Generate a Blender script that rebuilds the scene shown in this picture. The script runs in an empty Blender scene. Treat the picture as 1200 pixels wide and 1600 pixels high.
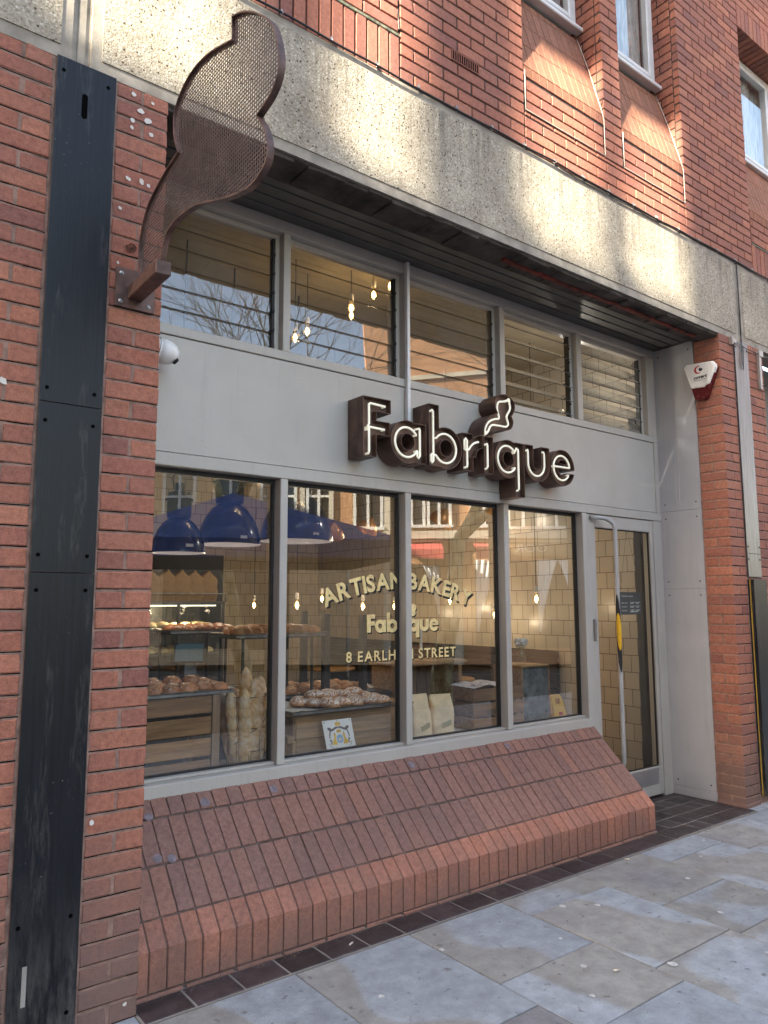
import bpy, bmesh, math, random
import numpy as np
from mathutils import Vector, Matrix
from mathutils.geometry import tessellate_polygon
random.seed(7)
R = math.radians
scene = bpy.context.scene
COL = scene.collection

# ------------------------------------------------------------------ camera, world, sun, exposure
CAM = Vector((-1.092, -2.9221, 1.5216))
YAW, PITCH, ROLL, FPX = R(-37.6953), R(6.9641), R(-0.1517), 1166.875
fw = Vector((-math.sin(YAW)*math.cos(PITCH), math.cos(YAW)*math.cos(PITCH), math.sin(PITCH)))
rt0 = Vector((math.cos(YAW), math.sin(YAW), 0))
up0 = rt0.cross(fw)
rt = rt0*math.cos(ROLL) + up0*math.sin(ROLL)
up = -rt0*math.sin(ROLL) + up0*math.cos(ROLL)
cd = bpy.data.cameras.new('camera'); cam = bpy.data.objects.new('camera', cd); COL.objects.link(cam)
cam.matrix_world = Matrix((( rt.x, up.x, -fw.x, CAM.x), (rt.y, up.y, -fw.y, CAM.y), (rt.z, up.z, -fw.z, CAM.z), (0, 0, 0, 1)))
cd.sensor_fit = 'VERTICAL'; cd.sensor_height = 36.0; cd.lens = 36.0*FPX/1600.0
cd.clip_start = 0.05; cd.clip_end = 400
scene.camera = cam

SUN_FROM = Vector((-0.80, -0.27, 0.53)).normalized()
w = bpy.data.worlds.new('World'); scene.world = w; w.use_nodes = True
nt = w.node_tree; nt.nodes.clear()
sky = nt.nodes.new('ShaderNodeTexSky'); sky.sky_type = 'NISHITA'; sky.sun_disc = False
sky.sun_elevation = math.asin(SUN_FROM.z); sky.sun_rotation = math.atan2(SUN_FROM.x, SUN_FROM.y) % (2*math.pi)
sky.air_density = 1.0; sky.dust_density = 1.5; sky.ozone_density = 1.0
mx = nt.nodes.new('ShaderNodeMix'); mx.data_type = 'RGBA'; mx.blend_type = 'MULTIPLY'
mx.inputs[0].default_value = 1.0; mx.inputs[7].default_value = (1.0, 0.905, 0.79, 1)
bg = nt.nodes.new('ShaderNodeBackground'); bg.inputs[1].default_value = 0.15
out = nt.nodes.new('ShaderNodeOutputWorld')
nt.links.new(sky.outputs[0], mx.inputs[6]); nt.links.new(mx.outputs[2], bg.inputs[0]); nt.links.new(bg.outputs[0], out.inputs[0])

sd = bpy.data.lights.new('sun', 'SUN'); sd.energy = 5.0; sd.angle = R(0.36); sd.color = (1.0, 0.92, 0.75)
sun = bpy.data.objects.new('sun', sd); COL.objects.link(sun)
sun.rotation_euler = (-SUN_FROM).to_track_quat('-Z', 'Y').to_euler()
sun.location = (0, -8, 12)

vs = scene.view_settings
vs.view_transform = 'Standard'; vs.look = 'None'; vs.gamma = 1.0; vs.exposure = 2.85
scene.render.engine = 'CYCLES'
cy = scene.cycles
cy.use_denoising = True
try: cy.denoiser = 'OPENIMAGEDENOISE'
except Exception: pass
cy.max_bounces = 10; cy.diffuse_bounces = 4; cy.glossy_bounces = 4; cy.transmission_bounces = 6; cy.transparent_max_bounces = 12
cy.caustics_reflective = False; cy.caustics_refractive = False
cy.sample_clamp_indirect = 6.0

# ------------------------------------------------------------------ mesh builder
def at(u, v, y):
    """the point of the plane y that the surveyed view line (u, v) meets"""
    d = fw + rt*((u-600)/FPX) - up*((v-800)/FPX)
    return CAM + d*((y-CAM.y)/d.y)

class MB:
    def __init__(s): s.v = []; s.f = []; s.m = []; s.s = []
    def add(s, vs, fs, mi=0, smooth=False, M=None):
        o = len(s.v)
        if M is not None: vs = [M @ Vector(p) for p in vs]
        s.v.extend([tuple(p) for p in vs])
        for f in fs: s.f.append(tuple(i+o for i in f)); s.m.append(mi); s.s.append(smooth)
    def box(s, x0, x1, y0, y1, z0, z1, mi=0, M=None):
        vs = [(x, y, z) for x in (x0, x1) for y in (y0, y1) for z in (z0, z1)]
        s.add(vs, [(0,1,3,2),(4,6,7,5),(0,4,5,1),(2,3,7,6),(0,2,6,4),(1,5,7,3)], mi, False, M)
    def cbox(s, x0, x1, y0, y1, z0, z1, ch=.003, jit=0.0, mi=0, M=None):
        """box with chamfered edges; jit moves its corners a little"""
        lo = (x0, y0, z0); hi = (x1, y1, z1)
        idx = {}; vs = []
        for c in range(8):
            sg = [(c >> a) & 1 for a in range(3)]
            j = [random.uniform(-jit, jit) for _ in range(3)]
            for a in range(3):
                p = []
                for b in range(3):
                    q = hi[b] if sg[b] else lo[b]
                    if b != a: q += -ch if sg[b] else ch
                    p.append(q + j[b])
                idx[(c, a)] = len(vs); vs.append(p)
        fs = []
        for a in range(3):
            b, d = (a+1) % 3, (a+2) % 3
            for sgn in (0, 1):
                cs = [(sgn << a) | (i << b) | (k << d) for i, k in ((0,0),(1,0),(1,1),(0,1))]
                f = [idx[(c, a)] for c in cs]
                fs.append(f if sgn else f[::-1])
        for a in range(3):
            b, d = (a+1) % 3, (a+2) % 3
            for sa in (0, 1):
                for sb in (0, 1):
                    c0 = (sa << a) | (sb << b); c1 = c0 | (1 << d)
                    f = [idx[(c0, a)], idx[(c0, b)], idx[(c1, b)], idx[(c1, a)]]
                    fs.append(f if sa == sb else f[::-1])
        for c in range(8):
            f = [idx[(c, 0)], idx[(c, 1)], idx[(c, 2)]]
            n = bin(c).count('1')
            fs.append(f if n % 2 else f[::-1])
        s.add(vs, fs, mi, False, M)
    def tube(s, pts, r, n=8, mi=0, smooth=True, closed=False, cap=True):
        pts = [Vector(p) for p in pts]; N = len(pts)
        rs = r if isinstance(r, (list, tuple)) else [r]*N
        vs = []; prev = None
        for i, p in enumerate(pts):
            a = pts[i-1] if (i > 0 or closed) else pts[0]
            b = pts[(i+1) % N] if (i < N-1 or closed) else pts[-1]
            t = (b-a).normalized() if (b-a).length > 1e-9 else Vector((0,0,1))
            if prev is None:
                prev = t.orthogonal().normalized()
            prev = (prev - t*prev.dot(t))
            prev = prev.normalized() if prev.length > 1e-6 else t.orthogonal().normalized()
            q = t.cross(prev)
            for k in range(n):
                an = 2*math.pi*k/n
                vs.append(p + (prev*math.cos(an) + q*math.sin(an))*rs[i])
        fs = []
        for i in range(N if closed else N-1):
            for k in range(n):
                a = i*n+k; b = i*n+(k+1) % n; c = ((i+1) % N)*n+(k+1) % n; d = ((i+1) % N)*n+k
                fs.append((a, b, c, d))
        s.add(vs, fs, mi, smooth)
        if cap and not closed:
            s.add(vs[:n], [tuple(range(n))[::-1]], mi); s.add(vs[-n:], [tuple(range(n))], mi)
    def lathe(s, prof, c=(0,0,0), n=32, mi=0, M=None, smooth=True):
        vs = []
        for r, z in prof:
            for k in range(n):
                a = 2*math.pi*k/n; vs.append((c[0]+r*math.cos(a), c[1]+r*math.sin(a), c[2]+z))
        fs = [(i*n+k, i*n+(k+1) % n, (i+1)*n+(k+1) % n, (i+1)*n+k) for i in range(len(prof)-1) for k in range(n)]
        s.add(vs, fs, mi, smooth, M)
    def prism(s, poly, fn, d0, d1, mi=0, holes=(), caps=(1, 1), mi_side=None):
        """poly: 2-D loop(s); fn(a, b, d) -> 3-D"""
        loops = [poly]+list(holes)
        if mi_side is None: mi_side = mi
        flat = [p for l in loops for p in l]
        tris = tessellate_polygon([[Vector((p[0], p[1], 0)) for p in l] for l in loops])
        for d, on in ((d0, caps[0]), (d1, caps[1])):
            if on: s.add([fn(p[0], p[1], d) for p in flat], [tuple(t) for t in tris], mi)
        for l in loops:
            n = len(l)
            s.add([fn(p[0], p[1], d0) for p in l]+[fn(p[0], p[1], d1) for p in l],
                  [(i, (i+1) % n, n+(i+1) % n, n+i) for i in range(n)], mi_side)
    def quad(s, a, b, c, d, mi=0): s.add([a, b, c, d], [(0,1,2,3)], mi)

def build(name, mb, mats, parent=None, fix=True, data_only=False):
    if not isinstance(mats, (list, tuple)): mats = [mats]
    off = parent_world(parent) if parent is not None else Vector((0,0,0))
    me = bpy.data.meshes.new(name)
    me.from_pydata([(v[0]-off.x, v[1]-off.y, v[2]-off.z) for v in mb.v], [], mb.f)
    for m in mats: me.materials.append(m)
    me.polygons.foreach_set('material_index', mb.m); me.polygons.foreach_set('use_smooth', mb.s)
    if fix:
        bm = bmesh.new(); bm.from_mesh(me)
        if any(mb.s): bmesh.ops.remove_doubles(bm, verts=bm.verts, dist=1e-6)
        bmesh.ops.recalc_face_normals(bm, faces=bm.faces); bm.to_mesh(me); bm.free()
    me.update()
    if data_only: return me
    o = bpy.data.objects.new(name, me); COL.objects.link(o)
    if parent is not None: o.parent = parent
    return o
def parent_world(p):
    v = Vector(p.location)
    while p.parent is not None: p = p.parent; v += Vector(p.location)
    return v
def tag(o, label=None, cat=None, group=None, kind=None):
    if label: o['label'] = label
    if cat: o['category'] = cat
    if group: o['group'] = group
    if kind: o['kind'] = kind
    return o
def thing(name, label, cat, loc=(0,0,0), group=None):
    o = bpy.data.objects.new(name, None); o.location = loc; COL.objects.link(o); o.empty_display_size = .1
    return tag(o, label, cat, group)
def solo(name, mb, mats, label, cat, group=None):
    return tag(build(name, mb, mats), label, cat, group)
def struct(name, mb, mats): return tag(build(name, mb, mats), kind='structure')
def copy_tree(root, loc, rotz=0, label=None, scale=None):
    r = root.copy(); COL.objects.link(r); r.location = loc; r.rotation_euler = (0, 0, rotz)
    if scale: r.scale = scale
    if label: r['label'] = label
    for ch in list(root.children):
        c = ch.copy(); COL.objects.link(c); c.parent = r
        for g in list(ch.children):
            d = g.copy(); COL.objects.link(d); d.parent = c
    return r

# ------------------------------------------------------------------ materials
class NT:
    def __init__(s, name):
        s.m = bpy.data.materials.new(name); s.m.use_nodes = True; s.t = s.m.node_tree; s.t.nodes.clear()
        s.o = s.n('ShaderNodeOutputMaterial')
    def n(s, t, **k):
        x = s.t.nodes.new(t)
        for a, b in k.items(): setattr(x, a, b)
        return x
    def l(s, a, b): s.t.links.new(a, b)
    def pos(s, scale=(1,1,1), loc=(0,0,0), local=False):
        if local: src = s.n('ShaderNodeTexCoord').outputs['Object']
        else: src = s.n('ShaderNodeNewGeometry').outputs['Position']
        mp = s.n('ShaderNodeMapping'); mp.inputs['Scale'].default_value = scale; mp.inputs['Location'].default_value = loc
        s.l(src, mp.inputs[0]); return mp.outputs[0]
    def noise(s, vec, scale, detail=4, rough=.55):
        x = s.n('ShaderNodeTexNoise'); x.inputs['Scale'].default_value = scale; x.inputs['Detail'].default_value = detail
        x.inputs['Roughness'].default_value = rough; s.l(vec, x.inputs['Vector']); return x.outputs['Fac']
    def vor(s, vec, scale, feature='F1', out='Distance'):
        x = s.n('ShaderNodeTexVoronoi'); x.feature = feature; x.inputs['Scale'].default_value = scale; s.l(vec, x.inputs['Vector'])
        return x.outputs[out]
    def ramp(s, fac, stops, interp='LINEAR'):
        x = s.n('ShaderNodeValToRGB'); x.color_ramp.interpolation = interp; e = x.color_ramp.elements
        while len(e) > 1: e.remove(e[-1])
        e[0].position = stops[0][0]; e[0].color = tuple(stops[0][1])+(1,) if len(stops[0][1]) == 3 else stops[0][1]
        for p, c in stops[1:]:
            q = e.new(p); q.color = tuple(c)+(1,)
        s.l(fac, x.inputs[0]); return x.outputs[0]
    def mix(s, fac, a, b, blend='MIX'):
        x = s.n('ShaderNodeMix'); x.data_type = 'RGBA'; x.blend_type = blend
        for i, q in ((0, fac), (6, a), (7, b)):
            if hasattr(q, 'is_output') or hasattr(q, 'links'): s.l(q, x.inputs[i])
            elif isinstance(q, (int, float)): x.inputs[i].default_value = q if i == 0 else (q, q, q, 1)
            else: x.inputs[i].default_value = tuple(q)+(1,) if len(q) == 3 else q
        return x.outputs[2]
    def math(s, op, a, b=0.0):
        x = s.n('ShaderNodeMath', operation=op)
        for i, q in ((0, a), (1, b)):
            if isinstance(q, (int, float)): x.inputs[i].default_value = q
            else: s.l(q, x.inputs[i])
        return x.outputs[0]
    def island(s): return s.n('ShaderNodeNewGeometry').outputs['Random Per Island']
    def bump(s, h, strength=.5, dist=.01, normal=None):
        x = s.n('ShaderNodeBump'); x.inputs['Strength'].default_value = strength; x.inputs['Distance'].default_value = dist
        s.l(h, x.inputs['Height'])
        if normal is not None: s.l(normal, x.inputs['Normal'])
        return x.outputs[0]
    def bsdf(s, col, rough=.5, metal=0.0, normal=None, spec=.5, coat=0, trans=0, sheen=0):
        x = s.n('ShaderNodeBsdfPrincipled')
        for k, q in (('Base Color', col), ('Roughness', rough), ('Metallic', metal), ('Specular IOR Level', spec), ('Coat Weight', coat), ('Transmission Weight', trans)):
            if isinstance(q, (int, float)): x.inputs[k].default_value = q
            elif isinstance(q, (tuple, list)): x.inputs[k].default_value = tuple(q)+(1,)
            else: s.l(q, x.inputs[k])
        if normal is not None: s.l(normal, x.inputs['Normal'])
        s.l(x.outputs[0], s.o.inputs[0]); return x

def pm(name, col, rough=.5, metal=0.0, var=.12, scale=6, bump=.15, bscale=80, bdist=.002, spec=.5, isl=0.0, stretch=(1,1,1), coat=0, speck=0.0, local=False):
    N = NT(name); P = N.pos(stretch, local=local)
    a = N.noise(P, scale, 5)
    lo = [c*(1-var*1.6) for c in col]; hi = [min(1, c*(1+var*1.4)) for c in col]
    c = N.ramp(a, [(.3, lo), (.7, hi)])
    if isl:
        k = N.ramp(N.island(), [(0, (1-isl,)*3), (1, (1+isl,)*3)])
        c = N.mix(1.0, c, k, 'MULTIPLY')
    if speck:
        v = N.noise(N.pos(), 160, 2)
        f = N.ramp(v, [(.70, (0,0,0)), (.76, (1,1,1))]); f2 = N.math('MULTIPLY', f, speck)
        c = N.mix(f2, c, (.7,.68,.62))
    rr = N.math('ADD', N.math('MULTIPLY', N.noise(P, scale*2.3, 3), .25), rough-.12)
    h = N.noise(N.pos(stretch, local=local), bscale, 4)
    N.bsdf(c, rr, metal, N.bump(h, bump, bdist), spec, coat)
    return N.m

def brick_mat(name, cols, grime=.5, rough=.85, scuff=.35, gz=(.25,.85)):
    N = NT(name); P = N.pos(); isl = N.island()
    k = len(cols)
    c = N.ramp(isl, [(i/(k-1), cols[i]) for i in range(k)])
    n1 = N.noise(P, 45, 5, .7)
    c = N.mix(1.0, c, N.ramp(n1, [(.28, (.68,.65,.64)), (.5, (.98,.98,.98)), (.75, (1.30,1.28,1.26))]), 'MULTIPLY')
    c = N.mix(1.0, c, N.ramp(N.noise(P, 300, 3, .7), [(.3, (.75,.75,.75)), (.7, (1.25,1.25,1.25))]), 'MULTIPLY')
    n2 = N.noise(P, 2.1, 5)
    c = N.mix(N.ramp(n2, [(.45, (0,0,0)), (.75, (.35,.35,.35))]), c, (.17,.10,.085))
    so = N.noise(N.pos((1,1,.45)), 1.3, 6, .7); c = N.mix(N.ramp(so, [(.56, (0,0,0)), (.78, (.28,.28,.28))]), c, (.15,.085,.07))
    # dirty splash zone close to the pavement
    z = N.n('ShaderNodeSeparateXYZ'); N.l(P, z.inputs[0])
    zz = N.math('ADD', z.outputs[2], N.math('MULTIPLY', N.noise(P, 6, 4), .5))
    c = N.mix(N.ramp(zz, [(gz[0]+.15, (grime,)*3), (gz[1]+.25, (0,0,0))]), c, (.16,.12,.105))
    # pale lime and paint specks
    sp = N.noise(P, 210, 2, .5); msk = N.noise(P, 3.5, 3)
    f = N.math('MULTIPLY', N.ramp(sp, [(.68, (0,0,0)), (.73, (1,1,1))]), N.ramp(msk, [(.45, (0,0,0)), (.65, (1,1,1))]))
    c = N.mix(N.math('MULTIPLY', f, scuff), c, (.62,.52,.45))
    h = N.math('ADD', N.math('MULTIPLY', N.noise(P, 140, 5, .7), .7), N.math('MULTIPLY', N.noise(P, 25, 3), .5))
    N.bsdf(c, rough, 0, N.bump(h, .85, .005), .3)
    return N.m
BR = brick_mat('red_brick', [(0.402,0.160,0.104),(0.340,0.135,0.092),(0.438,0.177,0.111),(0.309,0.125,0.092),(0.386,0.154,0.100),(0.258,0.108,0.085),(0.412,0.171,0.109),(0.360,0.139,0.092),(0.453,0.194,0.124)], grime=.8)
BRS = brick_mat('sloping_brick', [(.29,.155,.118),(.26,.143,.115),(.31,.162,.12),(.28,.15,.115),(.245,.138,.112),(.30,.16,.12),(.34,.165,.115)], grime=.1, scuff=.25)
BRE = brick_mat('plinth_edge_brick', [(0.414,0.180,0.115),(0.370,0.159,0.105),(0.448,0.196,0.130),(0.381,0.170,0.115),(0.336,0.148,0.100)], grime=.55, scuff=.7, gz=(.10,.26))
BRT = brick_mat('window_slope_brick', [(0.310,0.138,0.081),(0.276,0.121,0.071),(0.345,0.155,0.092),(0.287,0.115,0.071)], grime=0)
MORT = pm('mortar', (.28,.175,.135), .95, var=.25, scale=20, bump=.6, bscale=150, bdist=.004)
MORTD = pm('dark_mortar', (.06,.042,.035), .95, var=.3, scale=20, bump=.6, bscale=150, bdist=.004)
WPAINT = pm('white_mortar_bead', (.58,.50,.42), .8, var=.1, bump=.5, bscale=90, bdist=.004)

def concrete():
    N = NT('exposed_aggregate_concrete'); P = N.pos()
    cell = N.n('ShaderNodeTexVoronoi'); cell.inputs['Scale'].default_value = 125; N.l(P, cell.inputs['Vector'])
    sep = N.n('ShaderNodeSeparateColor'); N.l(cell.outputs['Color'], sep.inputs[0])
    c = N.ramp(sep.outputs[0], [(0, (.20,.165,.12)), (.10, (.37,.325,.255)), (.5, (.47,.42,.34)), (.85, (.55,.50,.42)), (.96, (.66,.61,.53)), (1, (.76,.72,.64))], 'LINEAR')
    c = N.mix(N.ramp(cell.outputs['Distance'], [(.35, (0,0,0)), (.75, (.7,.7,.7))]), c, (.36,.32,.24))
    n = N.noise(P, 2.4, 6, .65)
    c = N.mix(1.0, c, N.ramp(n, [(.3, (.66,.635,.62)), (.7, (1.1,1.09,1.06))]), 'MULTIPLY')
    st = N.noise(N.pos((3.5, 1, .35)), 3, 5, .6)
    c = N.mix(N.ramp(st, [(.55, (0,0,0)), (.8, (.45,.45,.45))]), c, (.17,.15,.13))
    zs = N.n('ShaderNodeSeparateXYZ'); N.l(P, zs.inputs[0]); s3 = N.noise(N.pos((11, 1, .5)), 2.2, 5, .65)
    c = N.mix(N.math('MULTIPLY', N.ramp(s3, [(.48, (0,0,0)), (.66, (.75,.75,.75))]), N.ramp(N.math('MULTIPLY', zs.outputs[2], .2), [(.775, (.12,.12,.12)), (.87, (1,1,1))])), c, (.13,.115,.10))
    d2 = N.n('ShaderNodeTexVoronoi'); d2.inputs['Scale'].default_value = 42; N.l(P, d2.inputs['Vector'])
    s2 = N.n('ShaderNodeSeparateColor'); N.l(d2.outputs['Color'], s2.inputs[0])
    pit = N.math('MULTIPLY', N.math('GREATER_THAN', s2.outputs[1], .80), N.math('LESS_THAN', d2.outputs['Distance'], .22))
    c = N.mix(N.math('MULTIPLY', pit, .9), c, (.06,.045,.035))
    h = N.math('SUBTRACT', N.math('SUBTRACT', 1.0, cell.outputs['Distance']), N.math('MULTIPLY', pit, .8))
    N.bsdf(c, .92, 0, N.bump(h, .32, .004), .15)
    return N.m
CONC = concrete()
CONCS = pm('smooth_concrete_margin', (.34,.30,.245), .9, var=.22, scale=9, bump=.4, bscale=60, bdist=.003)
CONCD = pm('dark_concrete_underside', (.055,.045,.038), .95, var=.5, scale=5, bump=.8, bscale=30, bdist=.01)  # much darker than the front of the beam
REDSTREAK = pm('flaking_red_paint', (.13,.025,.018), .9, var=.6, scale=14, bump=.5, bscale=60)
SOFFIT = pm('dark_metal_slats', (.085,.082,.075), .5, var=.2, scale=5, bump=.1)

def paint(name, col, var=.06, streak=.25, rough=.42, scratches=.5):
    N = NT(name); P = N.pos()
    n = N.noise(P, 3.5, 5)
    c = N.ramp(n, [(.3, [q*(1-var) for q in col]), (.7, [q*(1+var) for q in col])])
    st = N.noise(N.pos((9, 9, .6)), 2.2, 5, .65)
    c = N.mix(N.ramp(st, [(.56, (0,0,0)), (.85, (streak,)*3)]), c, [q*.55 for q in col])
    sp = N.noise(P, 120, 2); m = N.noise(P, 2, 3)
    f = N.math('MULTIPLY', N.ramp(sp, [(.70, (0,0,0)), (.73, (1,1,1))]), N.ramp(m, [(.5, (0,0,0)), (.62, (1,1,1))]))
    c = N.mix(N.math('MULTIPLY', f, scratches), c, (.05,.045,.04))
    dr = N.noise(N.pos((26, 26, .8)), 2.6, 4, .6); c = N.mix(N.ramp(dr, [(.60, (0,0,0)), (.72, (.22,.22,.22))]), c, [q*.62 for q in col])
    wr = N.noise(N.pos((1,1,2.2)), 14, 6, .7); c = N.mix(N.ramp(wr, [(.60, (0,0,0)), (.72, (.20,.20,.20))]), c, [min(1, q*1.35) for q in col])
    h = N.noise(P, 60, 4)
    N.bsdf(c, N.math('ADD', N.math('MULTIPLY', n, .2), rough-.1), 0, N.bump(h, .12, .002), .5)
    return N.m
FRAME = paint('grey_frame_paint', (.46,.435,.385), streak=.4)
FASC = paint('grey_fascia_paint', (.47,.445,.395), var=.06, streak=.22)
PANELG = paint('pale_grey_panel_paint', (.41,.42,.44), var=.07, streak=.4)
GASK = pm('black_gasket', (.015,.015,.015), .6, bump=0)
ALU = pm('raw_aluminium', (.33,.33,.33), .4, .9, var=.08, scale=4, bump=.05, stretch=(1,1,.1))
STEEL = pm('stainless_kick_plate', (.50,.51,.53), .34, .85, var=.08, scale=6, bump=.03, bscale=40)

def black_panel(name, col, rough=.32, met=.0):
    N = NT(name); P = N.pos()
    st = N.noise(N.pos((22, 22, .7)), 4, 6, .6)
    c = N.ramp(st, [(.3, [q*.7 for q in col]), (.7, [q*1.5 for q in col])])
    sp = N.noise(P, 95, 3); m = N.noise(P, 2.3, 4)
    f = N.math('MULTIPLY', N.ramp(sp, [(.69, (0,0,0)), (.73, (1,1,1))]), N.ramp(m, [(.52, (0,0,0)), (.66, (1,1,1))]))
    c = N.mix(N.math('MULTIPLY', f, .5), c, (.45,.44,.42))
    rs_ = N.math('MULTIPLY', N.ramp(N.noise(N.pos((3.5,3.5,.5)), 4.2, 3), [(.56, (0,0,0)), (.60, (1,1,1))]), N.ramp(N.noise(N.pos((2,2,.25)), 42, 5, .7), [(.46, (0,0,0)), (.6, (1,1,1))]))
    c = N.mix(N.math('MULTIPLY', rs_, .08), c, (.34,.32,.29))
    zz = N.n('ShaderNodeSeparateXYZ'); N.l(P, zz.inputs[0]); lo_ = N.ramp(N.math('ADD', zz.outputs[2], N.math('MULTIPLY', N.noise(P, 3, 5), .7)), [(.2, (.9,.9,.9)), (.95, (0,0,0))])
    c = N.mix(N.math('MULTIPLY', lo_, N.ramp(N.noise(N.pos((6,6,1)), 7, 6, .7), [(.42, (0,0,0)), (.62, (.30,.30,.30))])), c, (.28,.26,.24))
    h = N.noise(N.pos((30, 30, 1)), 6, 5)
    N.bsdf(c, N.math('ADD', N.math('MULTIPLY', st, .2), rough-.05), met, N.bump(h, .22, .003), .22)
    return N.m
BLK = black_panel('black_painted_steel', (.009,.010,.013), .30)
BRUSHED = black_panel('brushed_steel_cover', (.15,.16,.18), .26, .85)
HOLE = pm('screw_hole', (.004,.004,.004), .9, bump=0, var=0, spec=0)  # near black; also colours the shadow lines painted under the courses
RUST = pm('rusty_brown_steel', (.125,.072,.058), .55, .3, var=.35, scale=14, bump=.3, bscale=120, bdist=.002)
RUST2 = pm('brown_sign_steel', (.125,.075,.056), .5, .25, var=.3, scale=9, bump=.2, bscale=90, bdist=.002)
WHITEP = pm('white_plastic', (.78,.78,.76), .35, var=.05, scale=12, bump=.03, speck=.0)
UPVC = pm('white_window_frame', (.72,.71,.68), .35, var=.06, scale=8, bump=.03)
REDP = pm('dark_red_plastic', (.10,.008,.012), .25, var=.1, bump=.02)
LOGOR = pm('logo_red', (.5,.02,.02), .4, var=0, bump=0)
LOGOK = pm('logo_black', (.01,.01,.012), .4, var=0, bump=0)
GOLD = pm('gold_leaf_lettering', (.90,.66,.30), .4, .0, var=.15, scale=30, bump=.08)
CREAM = pm('white_sign_lettering', (.75,.75,.72), .5, var=0, bump=0)
TAPEY = pm('yellow_tape', (.75,.42,.01), .45, var=.08, scale=30, bump=.1)
TAPEK = pm('black_tape', (.012,.012,.012), .5, var=.1, bump=.1)
HANDLE = pm('chipped_grey_handle_paint', (.42,.42,.40), .35, var=.08, bump=.1, speck=.25)
CABLE = pm('black_cable', (.012,.012,.013), .5, bump=0)
SIGNG = pm('slate_sign', (.045,.052,.055), .45, var=.1, bump=0)

def emis(name, col, s, base=(.8,.8,.8)):
    N = NT(name); b = N.bsdf(base, .3); b.inputs['Emission Color'].default_value = tuple(col)+(1,); b.inputs['Emission Strength'].default_value = s
    return N.m
NEON = emis('lit_neon_tube', (1.0,.95,.74), .06, (.82,.80,.68))
BULB = emis('glowing_bulb', (1.0,.62,.22), 5)
FILA = emis('glowing_filament', (1.0,.55,.15), 2.5)
CASEL = emis('cabinet_strip_light', (1.0,.85,.6), .5)
FLAME = emis('candle_flame', (1.0,.7,.3), 8)

def glass(name, fmin=.10, tint=(.93,.95,.93), ior=1.6, rough=0.0, wob=.0, boost=2.3, dust=0.0):
    """coated shop glass: see-through mixed with a mirror share that grows at grazing angles"""
    N = NT(name)
    ge = N.n('ShaderNodeNewGeometry'); dp = N.n('ShaderNodeVectorMath', operation='DOT_PRODUCT'); N.l(ge.outputs['Normal'], dp.inputs[0]); N.l(ge.outputs['Incoming'], dp.inputs[1])
    r0 = ((ior-1)/(ior+1))**2                              # Schlick's reflectance, the same from both sides
    fres = N.math('ADD', N.math('MULTIPLY', N.math('POWER', N.math('SUBTRACT', 1.0, N.math('ABSOLUTE', dp.outputs['Value'])), 5.0), 1-r0), r0)
    tr = N.n('ShaderNodeBsdfTransparent'); tr.inputs[0].default_value = tuple(tint)+(1,)
    gl = N.n('ShaderNodeBsdfGlossy'); gl.inputs['Roughness'].default_value = rough; gl.inputs['Color'].default_value = (1,.98,.95,1)
    if wob:
        b = N.bump(N.noise(N.pos(), 1.1, 2), wob, .02); N.l(b, gl.inputs['Normal'])
    f = N.math('MINIMUM', N.math('ADD', N.math('MULTIPLY', fres, boost), fmin), 1.0)
    mxs = N.n('ShaderNodeMixShader'); N.l(f, mxs.inputs[0]); N.l(tr.outputs[0], mxs.inputs[1]); N.l(gl.outputs[0], mxs.inputs[2])
    last = mxs.outputs[0]
    if dust:
        df = N.n('ShaderNodeBsdfDiffuse'); df.inputs[0].default_value = (.42,.41,.37,1); m2 = N.n('ShaderNodeMixShader')
        N.l(N.math('MULTIPLY', N.ramp(N.noise(N.pos((1,1,.4)), 5, 5), [(.3, (.5,.5,.5)), (.7, (1.4,1.4,1.4))]), dust), m2.inputs[0]); N.l(last, m2.inputs[1]); N.l(df.outputs[0], m2.inputs[2]); last = m2.outputs[0]
    N.l(last, N.o.inputs[0]); return N.m
GLASS = glass('shop_window_glass', .04, wob=.02, boost=2.6)
GLASSD = glass('door_glass', .03, boost=.8)
LOUV = glass('louvre_glass', .05, tint=(.78,.74,.65), boost=2.5, dust=.15)
CLEAR = glass('clear_glass', .02, tint=(.9,.93,.92), boost=1)
LOUV2 = glass('dusty_open_louvre_glass', .06, tint=(.80,.77,.70), boost=2.6, dust=.27)
UPGL = glass('upper_window_glass', .10, boost=1.5)
BULBG = glass('bulb_glass', .04, tint=(1,.93,.8), boost=1)

def tiles(name, col, size=.15, axis='x'):
    """glazed square wall tiles laid in half bond, dark grout"""
    N = NT(name); src = N.n('ShaderNodeNewGeometry').outputs['Position']
    sp = N.n('ShaderNodeSeparateXYZ'); N.l(src, sp.inputs[0]); cb = N.n('ShaderNodeCombineXYZ')
    N.l(sp.outputs[0 if axis == 'x' else 1], cb.inputs[0]); N.l(sp.outputs[2], cb.inputs[1])
    br = N.n('ShaderNodeTexBrick'); br.offset = .5; br.inputs['Scale'].default_value = 1
    br.inputs['Brick Width'].default_value = size; br.inputs['Row Height'].default_value = size; br.inputs['Mortar Size'].default_value = .0026
    br.inputs['Mortar Smooth'].default_value = .1; br.inputs['Bias'].default_value = 0
    br.inputs['Color1'].default_value = tuple(col)+(1,); br.inputs['Color2'].default_value = tuple(q*.86 for q in col)+(1,)
    br.inputs['Mortar'].default_value = (.03,.022,.015,1); N.l(cb.outputs[0], br.inputs['Vector'])
    h = N.math('ADD', N.math('MULTIPLY', br.outputs['Fac'], -1.0), N.math('MULTIPLY', N.noise(N.pos(), 5, 2), .25))
    N.bsdf(br.outputs['Color'], .28, 0, N.bump(h, .25, .004), .5)
    return N.m
TILEX = tiles('cream_wall_tiles_back', (.50,.43,.32), axis='x')
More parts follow.
